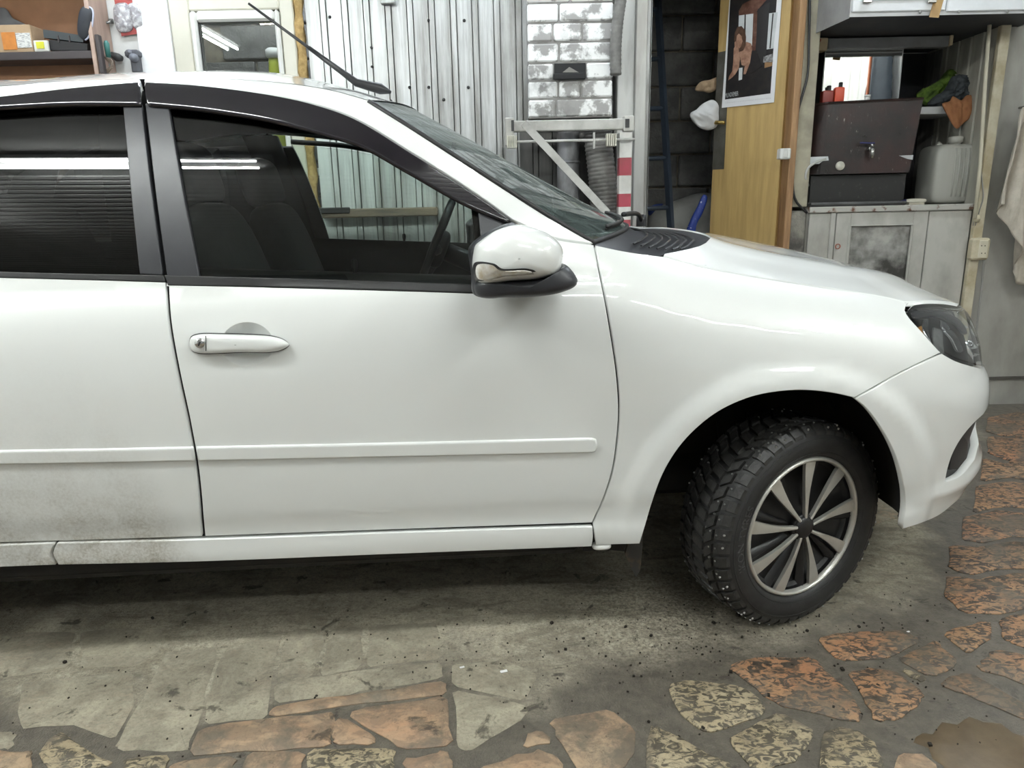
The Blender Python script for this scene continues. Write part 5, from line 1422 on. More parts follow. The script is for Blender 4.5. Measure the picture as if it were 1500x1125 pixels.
# ---- steel frame, lath, pipes
STL = M('grimy_white_steel', (.52, .51, .48), .5, base2=(.20, .19, .17), nscale=7, lo=.45, hi=.8)
YSF = 1.0
sf = empty('steel_frame', (0, 0, 0)); tag(sf, 'grimy white steel beam on brackets under the bricks', 'frame')
mb = MB(); pxbox(mb, 748, 175, 926, 191, YSF, .045, .004); mb.build('beam', STL, sf)
mb = MB(); pxbox(mb, 740, 172, 753, 214, YSF-.012, .05, .004); mb.build('bracket', STL, sf)
mb = MB(); pxbox(mb, 914, 169, 929, 192, YSF-.012, .05, .004); mb.build('bracket', STL, sf)
mb = MB(); pxbox(mb, 916, 174, 922, 187, YSF-.016, .006); pxbox(mb, 749, 176, 753, 192, YSF-.016, .006); mb.build('slot', BACKM, sf)
mb = MB(); mb.cyl(xl(744, 208, YSF-.02), xl(930, 204, YSF-.02), .006, 8); mb.build('rod', STL, sf, smooth=True)
for (a0, n) in ((744, 5), (889, 5)):
    for k in range(n):
        mb = MB(); q = xl(a0+3*k, 208-.02*(a0+3*k-744), YSF-.02); bx(mb, q[0]-.0035, q[0]+.0035, YSF-.045, YSF+.0, q[2]-.028, q[2]+.026, .001); mb.build('clip', M('cream_clip', (.62, .60, .50), .5), sf)
mb = MB(); q = xl(870, 206, YSF-.02); bx(mb, q[0]-.004, q[0]+.004, YSF-.03, YSF-.01, q[2]-.035, q[2]+.035, .001); mb.build('clip', STL, sf)
a, b = xl(767, 180, YSF-.05), xl(890, 312, YSF-.05); d = (b-a)/np.linalg.norm(b-a); nrm_ = np.array([d[2], 0, -d[0]])
mb = MB(); w = .017; mb.prism([a+nrm_*w, b+nrm_*w, b-nrm_*w, a-nrm_*w], (0, .008, 0)); mb.build('diagonal_brace', STL, sf)
# striped post: down to the floor
sx0, sx1 = XP(907, YSF, 250), XP(925, YSF, 250)
sp_o = empty('striped_post', ((sx0+sx1)/2, YSF+.03, 0)); tag(sp_o, 'red and white striped post under the steel beam', 'post')
RED = M('faded_red', (.36, .045, .07), .5, base2=(.28, .05, .06), nscale=12); WHS = M('post_white', (.66, .65, .62), .5, base2=(.5, .49, .46), nscale=10)
ys = [194, 231, 257, 284, 303, 322]; zs_ = [ZP(916, y, YSF) for y in ys]; h = .11
while zs_[-1] > .02: zs_.append(max(0, zs_[-1]-h))
for i in range(len(zs_)-1):
    if zs_[i]-zs_[i+1] < .01: continue
    mb = MB(); bx(mb, sx0, sx1, YSF, YSF+.06, zs_[i+1], zs_[i], .001); off(mb, sp_o).build('stripe', WHS if i % 2 == 0 else RED, sp_o)
# pipes
GALV = M('dusty_galvanised', (.24, .24, .25), .45, .4, base2=(.12, .12, .118), nscale=16, stretch=(1, 1, .4))
x_p = XP(832, 1.21, 250); mb = MB(); mb.cyl((x_p, 1.20, 0), (x_p, 1.20, ZP(832, 194, 1.2)), .055, 24); sm = one(mb, 'flue_pipe', GALV, 'smooth grey flue pipe below the bricks', 'pipe', flat_angle=40)
mb = MB()
for y in (238, 300): q = ZP(832, y, 1.2); mb.lathe([(.0555, q-.006), (.059, q-.004), (.059, q+.004), (.0555, q+.006)], 24, (x_p, 1.20, 0))
mb.build('pipe_seam', GALV, sm, smooth=True)
def flex(name, pts, r, label, mat):
    path = crom(pts, .0065); n = len(path); rr = np.array([r*(1+.045*math.cos(2*math.pi*i/3)) for i in range(n)]); mb = MB(); mb.tube(path, rr, 18); return one(mb, name, mat, label, 'duct', smooth=True)
FLX = M('grey_flex_duct', (.20, .195, .185), .55, .3, base2=(.10, .098, .09), nscale=10)
flex('flexible_duct', [(XP(884, 1.13, 300), 1.135, .0), (XP(885, 1.13, 315), 1.135, .95), xl(884, 290, 1.135), xl(881, 250, 1.135), xl(877, 214, 1.135), xl(876, 194, 1.135)], .066, 'wide ribbed flexible duct hanging beside the striped post', FLX)
flex('flexible_duct', [xl(916, -60, 1.08), xl(910, -5, 1.08), xl(905, 30, 1.08), xl(902, 70, 1.085), xl(902, 110, 1.085)], .026, 'thin ribbed flexible duct running up past the brick edge', FLX)
# trim beside the doorway
TRW = M('white_trim_board', (.62, .62, .60), .5, base2=(.36, .35, .33), nscale=6, stretch=(2, 2, .4), lo=.45, hi=.8)
mb = MB(); bx(mb, XP(905, 1.17, 90), XP(930, 1.17, 90), 1.17, YW, 0, ZC-.01, .004); struct(mb.build('trim_2', TRW))
mb = MB(); bx(mb, XP(931, 1.14, 90), XP(948, 1.14, 90), 1.14, YW+.1, 0, ZC-.01, .004); struct(mb.build('trim_3', M('grey_channel', (.42, .42, .40), .4, .3, base2=(.30, .29, .27), nscale=6, stretch=(2, 2, .4))))

# ---- doorway: ladder, sack, strap, door leaf
LAD = M('blue_grey_steel', (.032, .044, .062), .45, .2)
la = empty('ladder', (XP(970, 1.6, 300), 1.6, 0)); tag(la, 'blue-grey metal ladder leaning in the dark doorway', 'ladder')
t0, t1 = xl(963, -10, 1.95), xl(983, 340, 1.60); dirv = (t1-t0)/(t1[2]-t0[2]); foot = t1+dirv*(0-t1[2]); topp = t1+dirv*(2.5-t1[2])
for dx in (0, -.36):
    mb = MB(); mb.tube([foot+np.array([dx, 0, .0]), topp+np.array([dx, 0, 0])], .021, 4); off(mb, la).build('ladder_rail', LAD, la)
for k in range(9):
    q = foot+dirv*(.27*(k+1)); mb = MB(); mb.cyl(q+np.array([-.36, 0, 0]), q, .013, 8); off(mb, la).build('rung', LAD, la, smooth=True)
SACK = M('grey_sackcloth', (.27, .265, .245), .85, base2=(.21, .205, .19), nscale=9)
s0 = lump('stuffed_sack', [(950, 312), (985, 294), (1020, 284), (1046, 284), (1075, 300), (1080, 420), (1075, 520), (1010, 530), (945, 520), (940, 420)], 1.98, .22, SACK, back=.12, amp=.012, fs=16, step=12); tag(s0, 'bulging pale grey sack in the dark doorway', 'sack')
zmin = min(v.co.z for v in s0.data.vertices); 
for v in s0.data.vertices:
    zt_ = ZP(1010, 284, 1.98)
    v.co.z = (v.co.z-zmin)/(zt_-zmin)*zt_
ob = lump('blue_strap', [(1031, 285), (1036, 288), (1030, 310), (1020, 330), (1016, 346), (1004, 346), (1010, 325), (1020, 305)], 1.70, .014, M('blue_strap', (.010, .035, .23), .5, base2=(.5, .52, .6), nscale=70, lo=.64, hi=.68), back=.01, amp=.002, step=4); tag(ob, 'bright blue printed strap hanging over the sack', 'strap')
ob = lump('blue_bag', [(950, 306), (958, 300), (972, 299), (962, 306), (951, 316)], 1.70, .02, M('blue_cloth', (.012, .03, .14), .7), back=.04, amp=.002, step=4); tag(ob, 'corner of a dark blue bag behind the ladder', 'bag')
th = R(50); hin = xl(1147, 180, 1.34); nd = np.array([-math.sin(th), -math.cos(th), 0.0]); ldir = np.array([-math.cos(th), math.sin(th), 0.0])
def pd(px, py, lift=0.0):
    d = ray(np.array(float(px)), np.array(float(py))); t = np.dot(hin+nd*lift-CAM, nd)/np.dot(d, nd); return CAM+d*t
wd = float(np.dot(pd(1047, 180)-hin, ldir))
dr = empty('door_2', tuple(hin*np.array([1, 1, 0])), 0); struct(dr, 'open yellow veneered door with a dark lock plate')
def dbox(mb, u0, u1, z0, z1, l0, l1):
    "box on the door leaf: u along the leaf from the hinge, l in front of its face"
    P = [hin*np.array([1, 1, 0])+ldir*u+nd*l+np.array([0, 0, z]) for z in (z0, z1) for l in (l0, l1) for u in (u0, u1)]
    mb.add(P, [(0, 2, 3, 1), (4, 5, 7, 6), (0, 1, 5, 4), (2, 6, 7, 3), (0, 4, 6, 2), (1, 3, 7, 5)]); return mb
VEN = M('yellow_veneer', (.50, .345, .135), .5, base2=(.38, .255, .095), nscale=4, stretch=(6, 6, .5), bump=.1, bscale=30)
mb = MB(); dbox(mb, .0, wd, .02, 2.15, -.038, 0); off(mb, dr).build('door_leaf', VEN, dr)
mb = MB(); u0 = wd-.001; u1 = float(np.dot(pd(1064, 180)-hin, ldir)); dbox(mb, u1, u0, pd(1055, 248)[2], pd(1057, 76)[2], 0, .004); off(mb, dr).build('lock_plate', M('worn_steel_plate', (.11, .105, .09), .5, .3, base2=(.07, .065, .05), nscale=14), dr)
kn = pd(1051, 180); mb = MB(); mb.tube([kn+nd*.0, kn+nd*.045], .010, 10); mb.tube([kn+nd*.045+ldir*.006, kn+nd*.048-ldir*.075+np.array([0, 0, -.008])], [.012, .009], 10); sq_c = kn+nd*.004
off(mb, dr).build('door_handle', M('brass', (.42, .30, .10), .3, .9), dr, smooth=True)
# calendar poster
po = empty('calendar', (0, 0, 0)); tag(po, 'calendar sheet with a moody photo of a woman, pinned to the yellow door', 'calendar')
def pflat(name, px, mat, lift, parent=po, smooth_=False, d=.0006):
    P = np.array([pd(a, b, lift) for a, b in px]); mb = MB(); mb.prism(P, nd*d); return mb.build(name, mat, parent)
def zp(*pts): return [(1050+a/6.618, b/6.618) for a, b in pts]        # points read off an enlarged view
pflat('calendar_sheet', [(1071, -32), (1149, -50), (1134, 150), (1057.5, 158)], M('calendar_paper', (.74, .74, .75), .5, base2=(.70, .70, .71)), .004, d=.002)
pflat('photo_ground', zp((140, -180), (600, -270), (520, 905), (80, 965)), M('print_dark', (.012, .011, .012), .35, base2=(.022, .018, .016), nscale=25), .0062)
pflat('photo_window', zp((215, 125), (358, 118), (345, 440), (205, 470)), M('print_white', (.58, .60, .60), .35, base2=(.48, .50, .50)), .0068)
pflat('photo_window', zp((505, 130), (590, 118), (548, 470), (480, 480)), M('print_white', (.58, .60, .60), .35), .0068)
pflat('photo_beam', zp((215, 105), (250, 40), (330, 0), (500, -20), (395, 100), (370, 130), (215, 150)), M('print_rust', (.085, .034, .022), .35, base2=(.15, .08, .055), nscale=40), .0072)
pflat('photo_frame', zp((355, 120), (400, 115), (375, 490), (340, 490)), M('print_rust', (.30, .12, .06), .35), .0072)
pflat('photo_frame', zp((270, 140), (282, 140), (276, 440), (262, 440)), M('print_dark', (.012, .011, .012), .35), .0072)
pflat('photo_frame', zp((540, 130), (552, 128), (522, 470), (510, 470)), M('print_dark', (.012, .011, .012), .35), .0072)
pflat('photo_curtain', zp((395, 90), (515, 20), (480, 520), (440, 640), (380, 480)), M('print_curtain', (.028, .026, .026), .35), .0076)
pflat('photo_cloth', zp((455, 550), (540, 520), (545, 600), (450, 605)), M('print_grey', (.34, .34, .34), .35, base2=(.1, .1, .1), nscale=60), .0076)
pflat('photo_cloth', zp((465, 605), (540, 605), (535, 640), (462, 660)), M('print_wood', (.30, .17, .08), .35), .0076)
SKIN = M('print_skin', (.38, .225, .155), .35, base2=(.20, .10, .065), nscale=30)
# the photographed woman: bare arms and shoulders, dark top, light brown hair, head on hand
pflat('photo_torso', zp((245, 440), (290, 405), (330, 420), (342, 470), (330, 600), (290, 680), (255, 720), (235, 640), (228, 560), (215, 520)), SKIN, .0080)
pflat('photo_forearm', zp((165, 470), (190, 430), (215, 480), (225, 570), (215, 660), (180, 720), (150, 750), (110, 780), (120, 740), (150, 690), (160, 600)), SKIN, .0082)
pflat('photo_top', zp((225, 560), (240, 630), (270, 640), (290, 560), (350, 490), (400, 520), (440, 640), (330, 720), (255, 740), (240, 690)), M('print_dark', (.012, .011, .012), .35), .0084)
pflat('photo_arm', zp((300, 430), (335, 425), (342, 480), (322, 610), (280, 720), (258, 720), (278, 600), (292, 500)), SKIN, .0088)
pflat('photo_paper', zp((215, 660), (250, 655), (245, 770), (212, 780)), M('print_white', (.58, .60, .60), .35), .0088)
pflat('photo_hair', zp((178, 310), (200, 262), (240, 252), (272, 290), (284, 360), (280, 440), (256, 490), (226, 500), (180, 450), (168, 380)), M('print_hair', (.060, .030, .018), .35, base2=(.10, .055, .034), nscale=60), .0090)
pflat('photo_face', zp((195, 345), (215, 325), (240, 350), (250, 400), (235, 450), (218, 472), (203, 450), (190, 400)), SKIN, .0094)
pflat('photo_hand', zp((172, 410), (185, 400), (205, 440), (215, 480), (200, 500), (175, 490)), SKIN, .0096)
def ptext(name, s, px0, py0, px1, py1, hpx, mat, lift):
    V, Fc = text_mesh(s, 1.0); w = V[:, 0].max(); A = pd(px0, py0, lift); B = pd(px1, py1, lift); C = pd(px0, py0-hpx, lift)
    W_ = [A+(B-A)*(v[0]/w)+(C-A)*(v[1]/.7) for v in V]; return obj(name, W_, Fc, mat, po)
ptext('month_lettering', 'MLI NOVEMBER', 1062.5, 143, 1081.5, 140, 6.5, M('print_white', (.58, .60, .60), .35), .0082)
ptext('day_row', '1 2 3 4 5 6 7 8 9 10 11 12 13 14 15 16 17 18 19 20 21 22 23 24 25 26 27 28 29 30', 1062, 151.5, 1129, 144.5, 1.6, M('print_daygrey', (.45, .43, .45), .5), .0066)
# things hung on the handle
ob = lump('cloth_hat', [(1010, 168), (1020, 160), (1032, 150), (1045, 147), (1052, 155), (1050, 185), (1038, 190), (1022, 186)], 1.62, .035, M('white_cloth', (.62, .62, .62), .8), back=.03, amp=.012, fs=34, step=4); tag(ob, 'white cloth sun hat hanging at the door handle', 'hat')
ob = lump('work_gloves', [(1018, 132), (1026, 120), (1040, 117), (1053, 112), (1052, 128), (1040, 136), (1028, 134)], 1.68, .02, M('tan_cloth', (.34, .24, .15), .85, base2=(.24, .17, .10), nscale=30), back=.02, amp=.005, fs=70, step=3); tag(ob, 'tan work gloves stuck beside the calendar', 'gloves')
# wooden door frame with cables
FRW = M('raw_frame_wood', (.36, .21, .10), .6, base2=(.22, .12, .055), nscale=8, stretch=(5, 5, .5))
fx0, fx1 = XP(1160, YW-.04, 180), XP(1170, YW-.04, 180)
mb = MB(); bx(mb, fx0, fx1, YW-.04, YW+.10, 0, 2.25, .004); struct(mb.build('trim_4', FRW), 'raw wooden door frame post')
mb = MB(); bx(mb, fx1, XP(1190, YW, 180), YW-.015, YW+.58, ZP(1300, 301, 1.27)+.002, ZC-.01, .003); struct(mb.build('wall_niche_left', M('beige_plaster', (.40, .37, .28), .8, base2=(.25, .23, .18), nscale=7)))
mb = MB(); pxbox(mb, 1143, 217, 1159, 233, YW-.09, .05, .005); ss = one(mb, 'switch_box', M('white_switch', (.70, .70, .67), .4), 'small white switch box on the door frame', 'switch')
mb = MB(); pxbox(mb, 1148, 219, 1154, 231, YW-.094, .006, .002); mb.build('rocker', M('white_rocker', (.6, .6, .57), .35), ss)
mb = MB(); mb.tube(crom([xl(1187, -30, YW-.03), xl(1185, 60, YW-.03), xl(1183, 110, YW-.03), xl(1168, 170, YW-.03), xl(1164, 290, YW-.03), xl(1176, 306, YW-.03), xl(1182, 312, YW-.03)], .03), .006, 8)
one(mb, 'power_cable', RUBBERB, 'black cable running down the wall beside the wash place', 'cable', smooth=True)
# =================================================================== WASH PLACE
def xr4(x0, y0, x1, y1, Y): return pxrect(x0, y0, x1, y1, Y)
YC = 1.27; nxL, nxR = XP(1168, YC, 300), XP(1441, YC, 200); zct = ZP(1300, 301, YC); YNB = 1.88
NICHE_DARK = M('dark_niche_wall', (.020, .021, .026), .7, base2=(.035, .034, .034), nscale=6)  # one dark tone for niche back, mirror backing and hood underside
mb = MB(); bx(mb, nxL, nxR+.3, YNB, YNB+.08, 0, ZC); struct(mb.build('wall_niche_back', NICHE_DARK))
# right side of the niche: white boards running back
mb = MB(); bx(mb, nxR+.025, nxR+.06, YC, YNB, 0, ZC); nr = struct(mb.build('wall_niche_right', M('board_backing', (.3, .3, .3), .7)))
NBRD = M('yellowed_board', (.44, .43, .37), .5, base2=(.30, .285, .24), nscale=5, stretch=(2, 2, .4))
src = None; nb_ = 6; bwid = (YNB-YC)/nb_
for k in range(nb_):
    if src is None:
        mb = MB(); mb.box((0, 0, ZC/2), (.02, bwid-.010, ZC-.02), bev=.006); src = mb.build('wall_board', NBRD, nr); o = src
    else: o = src.copy(); link(o, nr)
    o.location = (nxR+.014, YC+bwid*(k+.5), 0)
mb = MB(); bx(mb, nxR-.004, nxR+.045, YC-.03, YC, 0, ZC-.01, .004); struct(mb.build('trim_5', M('cream_corner', (.56, .52, .40), .5, base2=(.40, .34, .22), nscale=9)), 'cream corner post right of the wash place')
mb = MB(); mb.tube([xl(1450, 30, YC-.04), xl(1443, 120, YC-.04), xl(1436, 240, YC-.04), xl(1428, 320, YC-.04)], .009, 8); one(mb, 'conduit', M('cream_conduit', (.62, .58, .46), .4), 'thin cream pipe running down the corner post', 'pipe', smooth=True)

# cabinet under the counter
CABW = M('grimy_enamel', (.46, .455, .42), .45, base2=(.23, .22, .19), nscale=5, stretch=(1, 1, .6), lo=.42, hi=.78)
RUSTY = M('rusty_edge', (.40, .39, .36), .6, base2=(.12, .05, .025), nscale=14, lo=.56, hi=.64)
cab = empty('wash_cabinet', ((nxL+nxR)/2, YC+.2, 0)); tag(cab, 'grimy white metal wash cabinet with a sooty recessed door', 'cabinet')
mb = MB(); bx(mb, XP(1183, YC, 330), nxR-.006, YC+.02, YNB-.005, .0, zct-.03); off(mb, cab).build('cabinet_body', CABW, cab)
px_ = [1183, 1222, 1357, 1440]
for i, (a, b) in enumerate(zip(px_[:-1], px_[1:])):
    x0, x1 = XP(a, YC, 350)+.003, min(nxR-.006, XP(b, YC, 350)-.003)
    if i != 1:
        mb = MB(); bx(mb, x0, x1, YC+.002, YC+.02, .02, zct-.032, .003); off(mb, cab).build('side_panel', CABW, cab)
    else:
        r0, r1, _, zr1 = xr4(1241, 330, 1331, 430, YC); zr0 = .35
        mb = MB(); bx(mb, x0, r0, YC, YC+.02, .02, zct-.032, .002); bx(mb, r1, x1, YC, YC+.02, .02, zct-.032, .002); bx(mb, r0, r1, YC, YC+.02, zr1, zct-.032, .002); bx(mb, r0, r1, YC, YC+.02, .02, zr0, .002)
        dd = off(mb, cab).build('cabinet_door', CABW, cab)
        mb = MB(); bx(mb, r0, r1, YC+.012, YC+.018, zr0, zr1); off(mb, cab).build('door_inset', M('sooty_enamel', (.40, .395, .37), .5, base2=(.035, .034, .03), nscale=4.5, lo=.42, hi=.62), dd)
        mb = MB(); fr_ = [(r0, zr0), (r1, zr0), (r1, zr1), (r0, zr1)]; mb.tube([(x, YC+.001, z) for x, z in fr_], .008, 6, closed=True); off(mb, cab).build('inset_bead', CABW, dd)
        mb = MB(); mb.lathe([(.014, 0), (.014, -.004), (.010, -.004), (.010, 0)], 16, tuple(xl(1227, 361, YC)), 'Y'); off(mb, cab).build('key_ring', M('rust_red', (.30, .09, .05), .6), dd)
mb = MB(); bx(mb, XP(1183, YC, 330), nxR-.006, YC-.012, YNB-.006, zct-.03, zct, .004); off(mb, cab).build('counter_top', RUSTY, cab)
mb = MB(); bx(mb, XP(1215, YC, 340), XP(1222, YC, 340), YC-.006, YC+.004, .02, zct-.03, .002); off(mb, cab).build('edge_strip', CABW, cab)
# masonry stub left of the cabinet
mb = MB(); bx(mb, XP(1150, YC, 330), XP(1182, YC, 330)-.002, YC, YC+.3, 0, ZP(1166, 309, YC), .01); struct(mb.build('wall_stub', M('broken_plaster', (.22, .21, .18), .9, base2=(.06, .055, .05), nscale=10, bump=.8, bscale=40, bdist=.01)))

# water tank
RUSTB = NT('rusted_brown_tank'); v = RUSTB.coord('Object'); n1 = RUSTB.noise(v, 7, 6, .65); n2 = RUSTB.noise(RUSTB.coord('Object', (1, 1, .35)), 60, 4, .7)
c = RUSTB.mix(RUSTB.ramp(n1, [(.4, 0.0), (.7, 1.0)]), (.013, .010, .0095), (.038, .014, .012)); c = RUSTB.mix(RUSTB.ramp(n2, [(.66, 0.0), (.74, .8)]), c, (.38, .36, .33)); RUSTB.set(base=c, rough=RUSTB.ramp(n1, [(.3, .25), (.7, .5)])); RUSTB.bump(n2, .3, .003); RUSTB = RUSTB.m
YT = 1.29; tx0, tx1, tz0, tz1 = xr4(1186, 150, 1346, 254, YT)
tk = empty('water_tank', ((tx0+tx1)/2, YT+.08, tz0)); tag(tk, 'rust-brown water tank with a small tap above the wash basin', 'tank')
mb = MB(); xi = XP(1206, YT, 200)
P = [(tx0, YT+.07, tz0), (xi, YT, tz0), (tx1-.03, YT, tz0), (tx1-.03, YT+.15, tz0), (tx0, YT+.15, tz0)]; Q = [(tx0+.02, YT+.07, tz1), (xi+.01, YT, tz1), (tx1, YT, tz1+.012), (tx1, YT+.15, tz1+.012), (tx0+.02, YT+.15, tz1)]
mb.add(P+Q, [(4, 3, 2, 1, 0), (5, 6, 7, 8, 9)]+[(i, (i+1) % 5, 5+(i+1) % 5, 5+i) for i in range(5)]); off(mb, tk).build('tank_body', RUSTB, tk)
mb = MB(); mb.tube([Q[0], Q[1], Q[2]], .007, 6); off(mb, tk).build('tank_rim', RUSTB, tk)
CHR = M('dull_chrome', (.45, .44, .42), .25, .9)
tp = xl(1272, 222, YT); mb = MB(); mb.tube([tp+np.array([0, 0, .012]), tp+np.array([0, -.03, .012])], .011, 10); mb.tube([tp+np.array([.004, -.03, .02]), tp+np.array([.006, -.034, -.035])], [.012, .008], 10); mb.tube([tp+np.array([.002, -.03, .02]), tp+np.array([0, -.03, .036])], .006, 8); off(mb, tk).build('tap', CHR, tk, smooth=True)
mb = MB(); q = tp+np.array([0, -.03, .038]); mb.tube([q+np.array([-.06, 0, .003]), q, q+np.array([.012, 0, 0])], .0045, 6); off(mb, tk).build('tap_lever', M('blue_lever', (.02, .02, .10), .5), tk, smooth=True)
mb = MB(); mb.lathe([(0, -.016), (.019, -.015), (.022, -.008), (.022, 0)], 18, tuple(xl(1230, 243, YT-.002)), 'Y'); off(mb, tk).build('thermostat_knob', M('cream_knob', (.58, .56, .48), .5), tk, smooth=True)
ALU = M('bright_foil', (.62, .64, .66), .3, .6)
for pl in ([(1186, 230), (1213, 229), (1214, 235), (1205, 236), (1200, 240), (1187, 241)], [(1317, 228), (1338, 227), (1337, 234), (1330, 233)]):
    P = pt(np.array([float(a) for a, b in pl]), np.array([float(b) for a, b in pl]), YT-.003); mb = MB(); mb.prism(P, (0, .003, 0)); off(mb, tk).build('foil_patch', ALU, tk)
mb = MB(); mb.tube(crom([xl(1210, 233, YT-.008), xl(1197, 237, YT-.012), xl(1184, 246, YT-.01), xl(1180, 258, YT-.01), xl(1184, 272, YT+.03)], .02), .006, 8); off(mb, tk).build('tank_cable', M('white_cable', (.5, .5, .48), .4), tk, smooth=True)
# basin stand / splash back holding the tank
mb = MB(); a, b, c_, d_ = xr4(1186, 254, 1326, 298, YT+.05); bx(mb, a, b, YT+.05, YT+.15, zct+.001, tz0-.002, .004); one(mb, 'splash_box', M('wet_black_metal', (.012, .012, .012), .35, base2=(.05, .048, .045), nscale=30, lo=.6, hi=.8), 'wet black splash box under the brown tank', 'splash back')
mb = MB(); a, b = XP(1186, YT, 296), XP(1324, YT, 296); rim = [(a, YC+.004), (b, YC+.004), (b, YT+.038), (a, YT+.038)]
mb.tube([(x, y, zct+.012) for x, y in rim], .011, 6, closed=True); bx(mb, a, b, YC+.004, YT+.038, zct+.0005, zct+.004); one(mb, 'wash_basin', M('basin_grey', (.05, .05, .05), .35, base2=(.09, .09, .09)), 'shallow dark wash basin set on the counter', 'basin')
# mirror
MIRR = NT('mirror_glass'); MIRR.set(base=MIRR.mix(MIRR.noise(MIRR.coord('Object'), 8), (.80, .81, .80), (.74, .75, .74)), rough=.02, metal=1.0); MIRR = MIRR.m
YM = 1.47; ma, mb_, mc, md = xr4(1206, 74, 1319, 148, YM)
mr = empty('mirror', ((ma+mb_)/2, YM, mc)); tag(mr, 'frameless mirror above the tank reflecting white boards', 'mirror')
mb = MB(); bx(mb, ma, mb_, YM, YM+.006, mc-.02, md); off(mb, mr).build('mirror_glass', MIRR, mr)
mb = MB(); mb.tube([(ma, YM, mc-.02), (ma, YM, md), (mb_, YM, md), (mb_, YM, mc-.02)], .004, 5); off(mb, mr).build('mirror_edge', M('mirror_edge', (.30, .31, .31), .3, .5), mr)
mb = MB(); bx(mb, ma, mb_, YM+.006, YNB, mc-.02, md); off(mb, mr).build('mirror_backing', NICHE_DARK, mr)
YH0 = 1.0; zh = ZP(1340, 23, YH0)
# plank uprights
mb = MB(); bx(mb, XP(1366, 1.72, 200), XP(1393, 1.72, 200), 1.72, YNB-.004, zct+.001, zh-.006, .003); one(mb, 'plank', M('grey_plank', (.20, .195, .18), .8, base2=(.12, .115, .105), nscale=12, stretch=(3, 3, .5)), 'grey upright plank behind the jerrycan', 'plank')
# grey lamp trough
YLT = 1.40; la_ = empty('strip_lamp', (0, 0, 0)); tag(la_, 'unlit grey strip lamp with a wooden end under the hood', 'lamp')
mb = MB(); pxbox(mb, 1213.5, 47, 1391, 70, YLT, .05, .004, z1=min(ZP(1300, 47, YLT), zh-.004)); mb.build('lamp_trough', M('trough_grey', (.16, .16, .165), .5, base2=(.12, .12, .12)), la_)
mb = MB(); pxbox(mb, 1195, 48, 1213, 74, YLT-.01, .065, .003, z1=min(ZP(1204, 48, YLT), zh-.004)); mb.build('wooden_end', M('pale_wood', (.50, .42, .28), .6, base2=(.42, .33, .2), nscale=12), la_)
mb = MB(); pxbox(mb, 1392, 44, 1397, 66, YLT-.005, .06, .002, z1=min(ZP(1394, 44, YLT), zh-.004)); mb.build('wooden_end', M('pale_wood', (.50, .42, .28), .6), la_)
mb = MB(); mb.lathe([(0, -.004), (.009, -.003), (.010, 0)], 12, tuple(xl(1200, 59, YLT-.01)), 'Y'); mb.build('screw', M('rust_red', (.30, .09, .05), .6), la_)
# hood
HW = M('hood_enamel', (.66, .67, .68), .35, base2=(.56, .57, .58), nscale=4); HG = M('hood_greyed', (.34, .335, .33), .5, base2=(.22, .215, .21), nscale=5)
YH0 = 1.0; zh = ZP(1340, 23, YH0); hxa, hxb, hxc = XP(1245, YH0, 20), nxR+.10, XP(1186, 1.36, 40)
hd_ = empty('extractor_hood', ((hxa+hxb)/2, YH0+.3, zh)); tag(hd_, 'white metal extractor hood with slanted side over the wash place', 'hood')
P = [(hxa, YH0), (hxb, YH0), (hxb, YNB-.005), (hxc, YNB-.005), (hxc, 1.36)]; zt_ = ZC-.01
mb = MB(); V = [(x, y, zh) for x, y in P]+[(x, y, zt_) for x, y in P]; mb.add(V, [(0, 1, 6, 5), (1, 2, 7, 6), (2, 3, 8, 7), (3, 4, 9, 8), (4, 0, 5, 9), (5, 6, 7, 8, 9)]); off(mb, hd_).build('hood_shell', HW, hd_)
mb = MB(); mb.add([(x, y, zh+.004) for x, y in P], [(4, 3, 2, 1, 0)]); off(mb, hd_).build('hood_underside', NICHE_DARK, hd_)
sidev = np.array([hxc-hxa, .36]); sn = np.array([-sidev[1], sidev[0]])/np.linalg.norm(sidev); sn = sn if sn[1] < 0 else -sn
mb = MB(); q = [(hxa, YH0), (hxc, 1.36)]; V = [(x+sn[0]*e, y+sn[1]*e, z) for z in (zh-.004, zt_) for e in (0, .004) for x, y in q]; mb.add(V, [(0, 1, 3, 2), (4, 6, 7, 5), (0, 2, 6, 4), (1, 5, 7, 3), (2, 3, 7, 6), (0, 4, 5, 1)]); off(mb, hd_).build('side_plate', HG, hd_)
xs_ = XP(1385, YH0, 10); z2 = ZP(1340, 17, YH0)
mb = MB(); bx(mb, hxa+.004, xs_-.004, YH0-.012, YH0, z2, zt_-.02, .004); off(mb, hd_).build('front_panel', HW, hd_)
mb = MB(); bx(mb, xs_+.002, hxb, YH0-.012, YH0, z2-.006, zt_-.02, .004); off(mb, hd_).build('front_panel', HW, hd_)
mb = MB(); bx(mb, hxa+.06, xs_-.08, YH0-.016, YH0-.011, ZP(1300, 2, YH0), zt_-.05, .003); off(mb, hd_).build('control_plate', M('pale_plate', (.55, .60, .64), .3), hd_)
for a in (1265, 1360):
    mb = MB(); pxbox(mb, a, -2, a+13, 4, YH0-.026, .012, .003); off(mb, hd_).build('latch', M('dull_chrome', (.45, .44, .42), .25, .9), hd_)
for a, b in ((1405, 17), (1476, 17), (1348, 18)):
    mb = MB(); mb.lathe([(0, -.003), (.006, -.002), (.007, 0)], 10, tuple(xl(a, b, YH0-.012)), 'Y'); off(mb, hd_).build('bolt', M('dull_steel', (.28, .28, .27), .4, .8), hd_)
P_ = pt(np.array([1370., 1384, 1375, 1361]), np.array([-8., -6, 26, 25]), YH0-.014); mb = MB(); mb.prism(P_, (0, .0015, 0)); off(mb, hd_).build('brown_tape', M('brown_tape', (.38, .24, .09), .3, base2=(.32, .19, .07), nscale=20), hd_)
